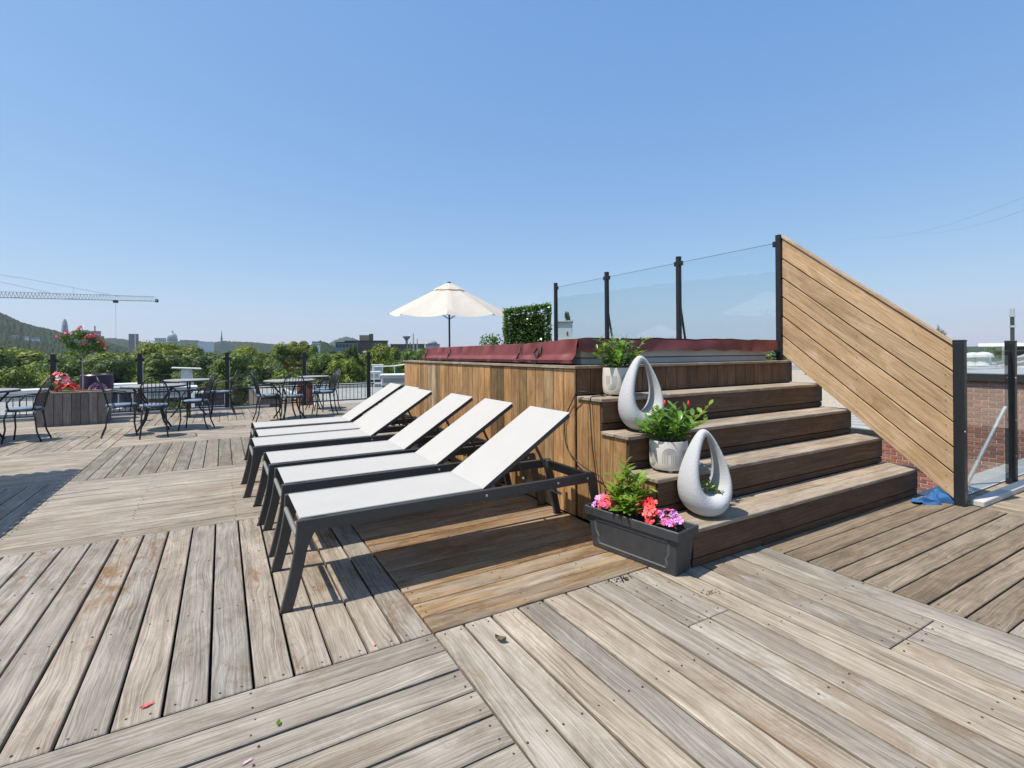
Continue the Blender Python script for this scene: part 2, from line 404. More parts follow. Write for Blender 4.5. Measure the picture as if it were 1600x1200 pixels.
def tint(spread=0.16, warm=0.05, base=1.0, r=rng):
    v = base*(1 + r.uniform(-spread, spread)); w = r.uniform(-warm, warm)
    return (v*(1+w), v, v*(1-w))

def at(px, depth, py=None):
    """a point in the landscape at a bearing (pixel column of the photograph) and a depth in metres; height from the row"""
    px = float(px); depth = float(depth); u, v = px-800.0, float(py if py is not None else 550.5)-550.5
    r_ = (cr*u - sr*v)/778.0; d_ = -(sr*u + cr*v)/778.0
    p = (F + r_*RT + d_*UP)*depth
    return Vector((p.x, p.y, CAM_H + p.z if py is not None else 0.0))
def facing(px):
    """rotation about z that turns a building's front (-Y) towards the viewer's bearing"""
    p = at(px, 100.0); return math.atan2(p.y, p.x) - math.pi/2
# ================================================================== THE SETTING
GZ = -12.0
g = MB(); nseg = 64
rad = [0, 60, 200, 600, 1500, 4000, 9000, 20000]
vs = [(0, 0, 0)] + [(r*math.cos(2*math.pi*k/nseg), r*math.sin(2*math.pi*k/nseg), 0) for r in rad[1:] for k in range(nseg)]
fs = [(0, 1+k, 1+(k+1) % nseg) for k in range(nseg)]
for i in range(len(rad)-2):
    for k in range(nseg):
        a = 1+i*nseg; b = a+nseg; fs.append((a+k, b+k, b+(k+1) % nseg, a+(k+1) % nseg))
tag(g.add(vs, fs).build('ground', M['grass'], loc=(0, 0, GZ)), kind='structure')

# the building that carries the deck
bl = thing('apartment_building', 'low brick building directly under the wooden roof deck', 'building', (0, 0, GZ))
w = MB(); w.bb(-14, 5.5, -8, 13.75, 0, 11.90); w.bb(5.5, 11.6, -8, 2.06, 0, 11.90)
w.build('wall', M['brick_far'], bl)
w = MB(); w.bb(-13.9, 5.40, -7.9, 13.66, 11.90, 11.945); w.bb(5.40, 11.5, -7.9, 1.80, 11.90, 11.945)
w.build('roof', M['membrane'], bl)

# ---- deck boards: squares of planks laid alternately lengthways and crossways
deck = thing('roof_deck', None, None); tag(deck, kind='structure')
XB = [-8.15, -5.895, -3.64, -1.385, 0.84, 3.10, 5.36, 7.62]
YB = [-2.3, -0.07, 2.187, 4.46, 6.74, 8.93, 11.20, 13.46]
T = 0.028
boards = []   # (cx, cy, length, width, alongY, kind)
for xi in range(7):
    for yi in range(7):
        x0, x1, y0, y1 = XB[xi], XB[xi+1], YB[yi], YB[yi+1]
        alongY = (xi+yi) % 2 == 1
        n = 15; e = 0.004
        gap = 0.0075
        if (xi, yi) == (3, 2): gap = 0.0115
        if (xi, yi) in ((5, 1), (3, 1)): gap = 0.010
        if (xi, yi) == (4, 1): gap = 0.0125
        for k in range(n):
            if alongY:
                p = (x1-x0)/n; cx = x0+(k+0.5)*p; a, b = y0+e, y1-e; W = p-gap*rng.uniform(0.8, 1.25)
                if 2.187 <= y0 < 8.93 and cx > 2.33 and y0 < 7.3:
                    if y0 > 6.7: a = max(a, 7.44)
                    else: continue
                if xi == 6 and yi == 1: b = 1.78
                if xi == 6 and yi > 1: continue
                boards.append((cx, (a+b)/2, b-a, W, True, (xi, yi, k)))
            else:
                p = (y1-y0)/n; cy = y0+(k+0.5)*p; a, b = x0+e, x1-e; W = p-gap*rng.uniform(0.8, 1.25)
                if cy > 2.19 and cy < 7.45 and b > 2.392: b = 2.392
                if xi == 6 and yi > 0: continue
                if b-a < 0.15: continue
                boards.append(((a+b)/2, cy, b-a, W, False, (xi, yi, k)))
# butt joints seen in the front right square
out_b = []
joints = {(4, 1, 7): 1.62, (4, 1, 8): 1.62, (4, 1, 11): 1.05, (4, 1, 12): 1.05, (4, 1, 13): 1.05}
for bd in boards:
    cx, cy, L, W, al, key = bd
    if key in joints:
        a, b = cy-L/2, cy+L/2; j = joints[key]
        out_b.append((cx, (a+j-0.002)/2, j-0.002-a, W, True, key)); out_b.append((cx, (b+j+0.002)/2, b-j-0.002, W, True, key))
    else: out_b.append(bd)
boards = out_b

def project(p):
    q = Vector(p)-Vector((0, 0, CAM_H)); d = q.dot(F)
    if d < 0.2: return None
    a = q.dot(RT)/d*778; v = -q.z/d*778
    return (800+cr*a+sr*v, 550.5-sr*a+cr*v, d)
def vis_area(bd):
    cx, cy, L, W, al, key = bd; tot = 0
    for t in np.linspace(-0.48, 0.48, 9):
        q = project((cx, cy+t*L, 0) if al else (cx+t*L, cy, 0))
        if q and -5 < q[0] < 1605 and 0 < q[1] < 1205: tot += 1.0/q[2]**3
    return tot
order = sorted(boards, key=vis_area, reverse=True)
for i, bd in enumerate(order): pass
parts, rest = order[:296], order[296:]
def board_style(cx, cy, key):
    xi, yi, k = key
    wet = 0.0
    if (xi, yi) == (3, 2): return M['deck_stain'], tint(0.14, 0.04, 1.04)
    if (xi, yi) == (4, 2): return M['wet'], tint(0.22, 0.06, 1.0)
    if (xi, yi) == (5, 1): return M['deck'], tuple(a*b for a, b in zip(tint(0.14, 0.04, 0.72 if cy > 0.9 else 0.66), (1.02, 0.93, 0.82)))
    if (xi, yi) == (6, 1): return M['deck'], tuple(a*b for a, b in zip(tint(0.10, 0.04, 1.02), (1.05, 0.98, 0.86)))
    if (xi, yi) == (4, 1): return M['deck'], tint(0.17, 0.04, 1.10)
    if (xi, yi) == (3, 4): return M['deck'], tuple(a*b for a, b in zip(tint(0.12, 0.03, 0.80), (0.98, 1.0, 0.98)))
    if not ((xi+yi) % 2): return M['deck'], tint(0.10, 0.03, 1.08)
    return M['deck'], tint(0.13, 0.04, 0.98)
for cx, cy, L, W, al, key in parts:
    m, c = board_style(cx, cy, key)
    me = plank_mesh(round(L, 2) if abs(L-round(L, 2)) < 0.0045 and False else round(L, 3), round(W, 3), T, m, 0.0035)
    link('board', me, deck, (cx, cy, rng.uniform(-0.0015, 0.0015)), (rng.uniform(-0.004, 0.004), 0, math.pi/2 if al else 0), color=c)
mb = MB()
for cx, cy, L, W, al, key in rest:
    mb.box((cx, cy, -T/2), (W if al else L, L if al else W, T))
tag(mb.build('distant_boards', M['deck'], deck), kind='stuff')
mb = MB()
for cx, cy, L, W, al, key in parts[:200]:
    if math.hypot(cx, cy) > 6.5: continue
    n = 4
    for i in range(n):
        t = (-L/2+0.035) + (L-0.07)*i/(n-1)
        if rng.random() < 0.12: continue
        for s in (-1, 1):
            d = s*W*0.27+rng.uniform(-0.008, 0.008); tt = t+rng.uniform(-0.012, 0.012)
            c = (cx+d, cy+tt) if al else (cx+tt, cy+d)
            mb.lathe([(0.0042, -0.002), (0.0042, 0.0022)], 7, (c[0], c[1], 0))
tag(mb.build('screws', M['screw'], deck), kind='stuff')
tag(MB().add([(0.845, -0.06, -0.013), (3.095, -0.06, -0.013), (3.095, 2.18, -0.013), (0.845, 2.18, -0.013)], [(0, 1, 2, 3)]).build('gap_debris', M['gap_moss'], deck), kind='stuff')

# ================================================================== TUB SURROUND
ZT = 1.19
def frame(xa, za):
    x = Vector(xa).normalized(); z = Vector(za).normalized(); y = z.cross(x)
    return Matrix(((x.x, y.x, z.x), (x.y, y.y, z.y), (x.z, y.z, z.z)))
def board_at(name, parent, c, L, W, T, m, xa, za, color, bev=0.003):
    return link(name, plank_mesh(L, W, T, m, bev), parent, c, frame(xa, za).to_euler(), color=color)

sur = thing('tub_surround', 'tall platform clad in upright orange brown boards around the hot tub', 'platform', (2.40, 3.15, 0))
def loc(p, o): return Vector(p)-Vector(o.location)
mb = MB(); mb.bb(0.021, 2.95, 0.021, 4.24, 0.0, 1.164); mb.build('core', M['membrane'], sur)
y = 3.152; k = 0
palette = [(1.0, 1.0, 1.0), (0.95, 0.93, 0.90), (1.12, 1.10, 1.08), (0.80, 0.78, 0.78), (1.05, 1.0, 0.92), (0.92, 0.95, 0.98)]
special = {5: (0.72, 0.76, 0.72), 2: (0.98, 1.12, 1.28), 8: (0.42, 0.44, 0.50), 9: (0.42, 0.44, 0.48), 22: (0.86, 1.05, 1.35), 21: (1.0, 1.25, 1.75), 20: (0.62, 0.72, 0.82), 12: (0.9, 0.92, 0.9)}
while y < 7.40:
    Wd = min(rng.uniform(0.132, 0.150), 7.405-y)
    if Wd < 0.03: break
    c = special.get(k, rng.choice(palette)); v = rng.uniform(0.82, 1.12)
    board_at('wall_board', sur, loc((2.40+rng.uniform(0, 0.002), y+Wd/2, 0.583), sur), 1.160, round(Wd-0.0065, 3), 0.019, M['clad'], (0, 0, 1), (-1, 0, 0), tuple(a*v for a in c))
    y += Wd; k += 1
x = 2.425
while x < 5.36:
    Wd = min(rng.uniform(0.125, 0.155), 5.362-x)
    if Wd < 0.03: break
    v = rng.uniform(0.78, 1.15)
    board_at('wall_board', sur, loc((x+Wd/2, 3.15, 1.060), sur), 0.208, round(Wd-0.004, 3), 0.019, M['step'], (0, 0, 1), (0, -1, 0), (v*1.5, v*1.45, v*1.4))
    x += Wd
for y0, y1 in ((3.12, 5.30), (5.303, 7.42)):
    board_at('cap_board', sur, loc((2.455, (y0+y1)/2, ZT), sur), y1-y0, 0.14, 0.024, M['tread'], (0, 1, 0), (0, 0, 1), tint(0.05, 0.02, 0.95))
for x0, x1 in ((2.527, 4.3), (4.303, 5.375)):
    board_at('cap_board', sur, loc(((x0+x1)/2, 3.190, ZT), sur), x1-x0, 0.14, 0.024, M['tread'], (1, 0, 0), (0, 0, 1), tint(0.05, 0.02, 1.0))
board_at('cap_board', sur, loc((5.30, 5.34, ZT), sur), 4.14, 0.15, 0.024, M['tread'], (0, 1, 0), (0, 0, 1), tint(0.05, 0.02, 0.95))

# ---- stairs
st = thing('wooden_stairs', 'brown wooden staircase of four wide steps leading up to the hot tub', 'stairs', (2.42, 2.03, 0))
FR = [2.03, 2.305, 2.570, 2.845, 3.128]
XL, XR = 2.425, 5.375
for i in range(4):
    f0, f1, zt = FR[i], FR[i+1], 0.238*(i+1); zb = 0.238*i
    d = (f1-f0+0.018)/2
    for j in range(2):
        yc = f0-0.018+d*(j+0.5)
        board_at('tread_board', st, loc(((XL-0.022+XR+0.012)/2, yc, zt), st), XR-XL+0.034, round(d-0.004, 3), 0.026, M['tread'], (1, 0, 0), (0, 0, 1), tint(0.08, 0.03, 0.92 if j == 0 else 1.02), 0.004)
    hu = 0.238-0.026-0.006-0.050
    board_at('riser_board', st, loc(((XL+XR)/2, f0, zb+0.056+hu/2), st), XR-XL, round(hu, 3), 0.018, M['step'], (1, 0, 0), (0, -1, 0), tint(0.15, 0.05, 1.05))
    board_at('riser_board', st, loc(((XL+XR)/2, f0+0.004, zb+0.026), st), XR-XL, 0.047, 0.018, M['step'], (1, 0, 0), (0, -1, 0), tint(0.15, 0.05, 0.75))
    wd = (f1-f0)/2
    for j in range(2):
        v = rng.uniform(0.7, 1.0)
        h = zt-0.03
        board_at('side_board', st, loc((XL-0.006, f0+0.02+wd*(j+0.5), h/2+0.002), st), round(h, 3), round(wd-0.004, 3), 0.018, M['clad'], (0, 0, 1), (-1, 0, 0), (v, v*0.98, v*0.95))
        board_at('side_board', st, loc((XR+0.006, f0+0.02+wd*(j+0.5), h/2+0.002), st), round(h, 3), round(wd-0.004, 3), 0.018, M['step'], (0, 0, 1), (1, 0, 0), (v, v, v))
    mb = MB(); mb.bb(XL+0.014, XR-0.014, f0+0.024, f1+0.02, 0.0, zt-0.028)
    mb.build('core', M['membrane'], st, loc=-Vector(st.location))

# ---- hot tub with its cover
tub = thing('hot_tub', 'hot tub under a maroon vinyl cover behind the top of the stairs', 'hot tub', (2.52, 3.22, ZT))
mb = MB(); mb.bb(0.05, 2.56, 0.05, 3.40, 0.002, 0.055); mb.bb(0.035, 2.575, 0.035, 3.415, 0.062, 0.15)
mb.build('cabinet', M['cabinet'], tub, bevel=0.004)
mb = MB(); mb.bb(0.055, 2.555, 0.045, 3.39, 0.0552, 0.0618); mb.build('groove', M['dark_trim'], tub)
def nz(*a):
    return math.sin(a[0]*7.3+1.3)*0.5+math.sin(a[0]*17.1+a[1]*11.0+0.4)*0.3+math.sin(a[0]*31.0-a[1]*23.0)*0.2
cov = thing('cover', None, None); cov.parent = tub
for y0, y1, zz0, zz1 in ((-0.02, 0.83, 0.225, 0.195), (0.836, 3.44, 0.196, 0.185)):
    def top(u, v):
        x_ = -0.04+u*2.68; y_ = y0+v*(y1-y0)
        return (x_, y_, zz0+(zz1-zz0)*v+0.007*nz(x_, y_)-0.010*(abs(2*u-1)**8))
    mb = MB(); mb.grid(top, 60, 24); mb.build('top_panel', M['vinyl'], cov, smooth=True)
    def side(u, v):
        y_ = y0+u*(y1-y0); z_ = (zz0+(zz1-zz0)*u+0.007*nz(-0.04, y_)-0.010)*(1-v)+0.018*v
        return (-0.04-0.030*v+0.020*math.sin(math.pi*v)*math.sin(y_*23)*(0.4+0.6*math.sin(y_*9+1)) - 0.022*math.exp(-((v-0.80)/0.10)**2)-0.03*(v > 0.86), y_, z_)
    mb = MB(); mb.grid(side, 90, 22); mb.build('skirt', M['vinyl'], cov, smooth=True)
def front(u, v):
    x_ = -0.04+u*2.68; zt_ = 0.215+0.007*nz(x_, -0.02)
    hang = 0.102+0.008*math.sin(x_*3.1+0.7)+0.006*math.sin(x_*11.3+math.sin(x_*4.0))
    return (x_, -0.022-0.020*v+0.010*math.sin(x_*7.3+2.0*math.sin(x_*2.1)+1.5*v)*v-0.006*math.sin(x_*19+3*math.sin(x_*3.0))*v, zt_-hang*v)
mb = MB(); mb.grid(front, 140, 10); mb.build('skirt', M['vinyl'], cov, smooth=True)
for yy in (0.50, 0.86, 2.55, 3.35):
    mb = MB(); mb.tube([(-0.052, yy, 0.16), (-0.075, yy-0.02, 0.10), (-0.085, yy+0.02, 0.045), (-0.10, yy+0.11, 0.012)], 0.009, 6)
    if yy < 0.6: mb.tube([(-0.085, yy+0.02, 0.05), (-0.09, yy+0.06, 0.10), (-0.07, yy+0.03, 0.145)], 0.010, 6); mb.box((-0.095, yy+0.05, 0.02), (0.02, 0.09, 0.024))
    mb.build('strap', M['vinyl_strap'], cov)

# ---- glass windscreen behind the tub
ws = thing('glass_windscreen', 'tall tinted glass windscreen with black posts on the tub platform', 'screen', (5.25, 3.22, ZT))
YP = [3.22, 4.60, 6.03, 7.42]
def post(parent, c, h, w_=0.056, name='post'):
    mb = MB(); mb.box((0, 0, h/2), (w_, w_, h)); o = mb.build(name, M['black_metal'], parent, bevel=0.010, seg=2, loc=c)
    mb = MB(); mb.box((0, 0, h+0.006), (w_*1.06, w_*1.06, 0.018)); mb.build('cap', M['black_metal'], o, bevel=0.006)
    return o
for i, yp in enumerate(YP):
    p = post(ws, (0, yp-3.22, 0.0), 1.35)
    for s in (-1, 1):
        if (i == 0 and s < 0) or (i == 3 and s > 0): continue
        for zc in (1.27, 0.12):
            mb = MB(); mb.box((0, s*0.045, zc), (0.05, 0.036, 0.06)); mb.build('clamp', M['black_metal'], p, bevel=0.006)
    if i in (1, 2):
        mb = MB(); mb.tube([(0.028, 0, 0.72), (0.17, 0.0, 0.004)], 0.015, 8); mb.build('brace', M['black_metal'], p)
for a, b in zip(YP[:-1], YP[1:]):
    mb = MB(); mb.box((0, (a+b)/2-3.22, 0.06+1.22/2), (0.010, b-a-0.075, 1.22)); pn = mb.build('glass_panel', M['glass_blue'], ws)
    mb = MB(); mb.box((0, (a+b)/2-3.22, 1.2825), (0.011, b-a-0.075, 0.004)); mb.build('edge', M['glass_edge'], pn)

# ---- slanting wooden privacy screen
ps = thing('privacy_screen', 'pale wooden privacy screen of slanting boards beside the stairs', 'screen', (5.27, 3.19, 0))
zl = [2.516, 2.294, 2.086, 1.880, 1.668, 1.458, 1.246]; zr = [1.327, 1.108, 0.894, 0.687, 0.477, 0.262, 0.044]
ya, yb = 3.192, 1.735
def framed(name, parent, pts, m, xa, za, color, bev=0.003):
    """a board given by its world corners, with its grain along xa"""
    fr = frame(xa, za); c = sum((Vector(p) for p in pts), Vector())/len(pts); inv = fr.transposed()
    loc_ = [inv @ (Vector(p)-c) for p in pts]
    mb = MB(); n = len(pts)//2
    mb.add(loc_, [tuple(range(n)), tuple(range(2*n-1, n-1, -1))]+[(i, i+n, (i+1) % n+n, (i+1) % n) for i in range(n)])
    o = mb.build(name, m, parent, bevel=bev); o.location = c-Vector(parent.location); o.rotation_euler = fr.to_euler(); o.color = (*color, 1)
    return o
for i in range(6):
    q = [(ya, zl[i]-0.007), (ya, zl[i+1]+0.007), (yb, zr[i+1]+0.007), (yb, zr[i]-0.007)]
    xo = rng.uniform(-0.002, 0.002)
    pts = [(5.258+xo, a, b) for a, b in q]+[(5.284+xo, a, b) for a, b in q]
    framed('board', ps, pts, M['screen'], (0, yb-ya, zr[i]-zl[i]), (-1, 0, 0), tint(0.10, 0.05, 1.0))
mb = MB(); mb.add([(5.290, ya+0.02, 2.52), (5.290, ya+0.02, 1.26), (5.290, yb, 0.05), (5.290, yb, 1.32), (5.296, ya+0.02, 2.52), (5.296, ya+0.02, 1.26), (5.296, yb, 0.05), (5.296, yb, 1.32)], [(0, 1, 2, 3), (7, 6, 5, 4), (0, 4, 5, 1), (1, 5, 6, 2), (2, 6, 7, 3), (3, 7, 4, 0)]); mb.build('backing', M['dark_trim'], ps, loc=-Vector(ps.location))
for i in range(6):
    for yy_, f_ in ((ya-0.04, 0.03), (yb+0.05, 0.97), ((ya+yb)/2, 0.5)):
        for q_ in (0.28, 0.72):
            zc_ = zl[i]+(zr[i]-zl[i])*f_; zd_ = zl[i+1]+(zr[i+1]-zl[i+1])*f_
            o_ = MB().lathe([(0.0032, 0), (0.0032, 0.002)], 7).build('screw', M['screw'], ps, loc=Vector((5.2555, yy_, zc_+(zd_-zc_)*q_))-Vector(ps.location)); o_.rotation_euler = (0, -math.pi/2, 0)
pts = [(5.245, ya, 2.552), (5.245, ya, 2.520), (5.245, yb, 1.331), (5.245, yb, 1.363)]
framed('cap_rail', ps, pts+[(5.30, b, c) for a, b, c in pts], M['screen'], (0, yb-ya, -1.19), (-1, 0, 0), (0.95, 0.97, 1.0))
for yy in (2.95, 1.95):
    zc = 2.33-(3.178-yy)*0.83
    mb = MB(); mb.bb(5.298, 5.33, yy-0.03, yy+0.03, zc-1.10, zc); mb.build('batten', M['screen'], ps, loc=-Vector(ps.location))

# ---- glass fence on the right
rf = thing('glass_fence', 'clear glass fence with black posts at the right end of the deck', 'fence', (5.285, 1.70, 0))
for xx in (5.285, 6.53, 7.78, 9.03):
    p = post(rf, (xx-5.285, (xx-5.285)*0.015, 0.0), 1.36, 0.074)
    for zc in ((0.28, 0.62, 1.02) if xx > 5.3 else (0.62,)):
        mb = MB(); mb.lathe([(0.007, 0), (0.007, 0.006)], 8); o = mb.build('bolt', M['steel'], p, loc=(-0.030, -0.0385, zc)); o.rotation_euler = (math.pi/2, 0, 0)
    mb = MB(); mb.box((0.055, 0.0, 0.52), (0.05, 0.03, 0.055)); mb.build('clamp', M['steel'], p, bevel=0.005)
for a in (5.285, 6.53, 7.78):
    mb = MB(); mb.box((a-5.285+0.6225, 0.012, 0.075+0.60), (1.245-0.09, 0.010, 1.20)); pn = mb.build('glass_panel', M['glass'], rf)
    mb = MB(); mb.box((a-5.285+0.6225, 0.012, 1.2775), (1.245-0.09, 0.011, 0.004)); mb.build('edge', M['glass_edge'], pn)
mb = MB(); mb.tube([(1.215, 0.05, 0.74), (0.88, 0.24, 0.0)], 0.017, 10); mb.box((0.88, 0.24, 0.004), (0.08, 0.06, 0.008)); mb.build('brace', M['steel'], rf)
mb = MB(); mb.bb(5.36, 9.4, 1.575, 1.665, 0.002, 0.050)
tag(mb.build('deck_kerb', M['concrete'], bevel=0.006), kind='structure')
mb = MB(); mb.bb(5.40, 9.55, 1.80, 2.06, -0.06, -0.004)
tag(mb.build('roof_ledge', M['roof_metal']), kind='structure')

# ---- glass fence at the far end
lf = thing('glass_fence', 'long glass fence with black posts along the far edge of the deck', 'fence', (-3.0, 13.60, 0))
XP = [-7.8, -6.2, -4.6, -3.0, -1.565, 0.10, 1.80, 3.42, 5.05, 6.7]
for i, xx in enumerate(XP):
    p = post(lf, (xx+3.0, 0, 0), 1.33, 0.088)
    for s in (-1, 1):
        mb = MB(); mb.box((s*0.062, 0, 1.20), (0.045, 0.05, 0.07)); mb.build('clamp', M['black_metal'], p, bevel=0.005)
    mb = MB(); mb.box((0.050, 0.012, 0.60), (0.012, 0.02, 1.1)); mb.build('gasket', M['steel'], p)
for a, b in zip(XP[:-1], XP[1:]):
    mb = MB(); mb.box(((a+b)/2+3.0, 0, 0.06+0.60), (b-a-0.14, 0.010, 1.20)); pn = mb.build('glass_panel', M['glass'], lf)
    mb = MB(); mb.box(((a+b)/2+3.0, 0, 1.2635), (b-a-0.14, 0.011, 0.005)); mb.build('edge', M['glass_edge'], pn)
mb = MB(); mb.bb(-11, 4.0, -0.05, 0.04, 0.002, 0.052); mb.build('base_rail', M['concrete'], lf)
# ================================================================== SUN LOUNGERS
def make_lounger():
    t = thing('sun_lounger', None, 'sun lounger'); Wd = 0.575; L = 1.955; zt = 0.452
    rail_h = 0.066
    for yy in (0.0, Wd-0.030):
        mb = MB(); mb.bb(0.070, L-0.05, yy, yy+0.030, zt-rail_h, zt); mb.build('side_rail', M['lounger_metal'], t, bevel=0.004)
        a, b = [], []
        for k_ in range(13):           # foot leg: a flat blade that leaves the rail in a soft elbow and bows outwards to the floor
            q = k_/12.0; z = zt*(1-q)
            xo = 0.004-0.070*(1-math.cos(q*math.pi*0.5))-0.012*q
            wid = 0.064-0.006*q+0.085*max(0.0, 1-q*2.6)**2.2
            a.append((xo, z)); b.append((xo+wid, z))
        mb = MB(); mb.prism(a+b[::-1], yy-0.001, yy+0.031); mb.build('leg', M['lounger_metal'], t, bevel=0.004)
        a, b = [], []
        for k_ in range(7):
            q = k_/6.0; z = zt*(1-q); x = L-0.075+0.105*q
            a.append((x, z)); b.append((x+0.062-0.006*q, z))
        mb = MB(); mb.prism(a+b[::-1], yy-0.001, yy+0.031); mb.build('leg', M['lounger_metal'], t, bevel=0.004)
    mb = MB(); mb.bb(-0.004, 0.020, 0.031, Wd-0.031, zt-0.100, zt-0.066); mb.build('foot_bar', M['lounger_grey'], t, bevel=0.010)
    mb = MB(); mb.bb(L-0.07, L-0.035, 0.031, Wd-0.031, zt-rail_h, zt-0.004); mb.build('head_bar', M['lounger_metal'], t, bevel=0.004)
    hx = 1.075
    mb = MB(); mb.bb(hx-0.012, hx+0.018, 0.031, Wd-0.031, zt-0.050, zt-0.020); mb.build('cross_bar', M['lounger_metal'], t)
    def seat(u, v):
        return (0.022+u*(hx-0.026), 0.030+v*(Wd-0.060), zt+0.003-0.012*math.sin(math.pi*v)*math.sin(math.pi*min(1, u*1.05)))
    mb = MB(); mb.grid(seat, 24, 10)
    n = len(mb.v); mb.add([(x, y, z-0.003) for x, y, z in mb.v[:n]], [f[::-1] for f in mb.f[:]])
    mb.build('seat_sling', M['sling'], t, smooth=True)
    for yy in (0.036, Wd-0.036):
        mb = MB(); mb.tube([(0.024, yy, zt+0.004), (hx-0.006, yy, zt+0.004)], 0.0028, 5); mb.build('hem', M['sling'], t)
    for xx in (-0.050, L+0.059):
        for yy in (0.015, Wd-0.015):
            mb = MB(); mb.box((xx, yy, 0.004), (0.062, 0.034, 0.008)); mb.build('foot_glide', M['vinyl_strap'], t)
    for sy, yy in ((-1, -0.0012), (1, Wd+0.0012)):
        for xx in (hx+0.01, hx+0.55, L-0.08):
            mb = MB(); mb.lathe([(0.008, 0), (0.008, 0.003), (0.004, 0.0045)], 10); o = mb.build('bolt', M['steel'], t, loc=(xx, yy, zt-0.033)); o.rotation_euler = (math.pi/2*(1 if sy < 0 else -1), 0, 0)
    # backrest
    bx, bz = 1.745, 0.872; dx, dz = bx-hx, bz-(zt-0.006); ln = math.hypot(dx, dz); ux, uz = dx/ln, dz/ln
    back = thing('backrest', None, None, (hx, 0, zt-0.006)); back.parent = t; del_ = None
    for yy in (0.036, Wd-0.058):
        mb = MB(); mb.box((ln/2, 0, -0.012), (ln, 0.022, 0.030)); o = mb.build('side_tube', M['lounger_metal'], back, bevel=0.004, loc=(0, yy+0.011, 0)); o.rotation_euler = (0, -math.atan2(uz, ux), 0)
    mb = MB(); mb.box((ln-0.010, 0, -0.012), (0.022, Wd-0.12, 0.028)); o = mb.build('top_tube', M['lounger_metal'], back, loc=(0, Wd/2, 0)); o.rotation_euler = (0, -math.atan2(uz, ux), 0)
    def bsl(u, v):
        a = 0.004+u*(ln+0.006); dn = 0.006-0.010*math.sin(math.pi*v)*math.sin(math.pi*u)
        return (a*ux-dn*uz, 0.034+v*(Wd-0.068), a*uz+dn*ux)
    mb = MB(); mb.grid(bsl, 16, 10); n = len(mb.v); mb.add([(x+0.003*uz, y, z-0.003*ux) for x, y, z in mb.v[:n]], [f[::-1] for f in mb.f[:]])
    mb.build('back_sling', M['sling'], back, smooth=True)
    q = 0.62*ln
    for yy in (0.09, Wd-0.09):
        mb = MB(); mb.tube([(hx+q*ux, yy, zt-0.02+q*uz), (hx+0.60, yy, zt-0.12)], 0.010, 8); mb.build('support_strut', M['lounger_metal'], t)
    mb = MB(); mb.tube([(hx+0.60, 0.04, zt-0.12), (hx+0.60, Wd-0.04, zt-0.12)], 0.010, 8); mb.build('support_bar', M['lounger_grey'], t)
    return t
LP = [(0.318, 2.735, 0.0), (0.325, 3.535, -0.006), (0.300, 4.235, 0.0), (0.235, 5.120, 0.004), (0.300, 5.715, 0.0), (0.300, 6.405, -0.004)]
LL = ['nearest white sling lounger with charcoal frame at the planter trough',
      'white sling lounger just behind the nearest one',
      'white sling lounger between the pushed-together pair and the second nearest',
      'nearer white lounger of the two pushed together with touching seats',
      'farther white lounger of the two pushed together mostly hidden by its neighbour',
      'farthest white sling lounger at the end of the row by the bistro tables']
l0 = make_lounger()
loungers = [l0]+[copy_tree(l0) for _ in LP[1:]]
for o, p, lb in zip(loungers, LP, LL):
    o.location = (p[0], p[1], 0); o.rotation_euler.z = p[2]; tag(o, lb, 'sun lounger', 'white sun loungers in a row along the wooden wall')

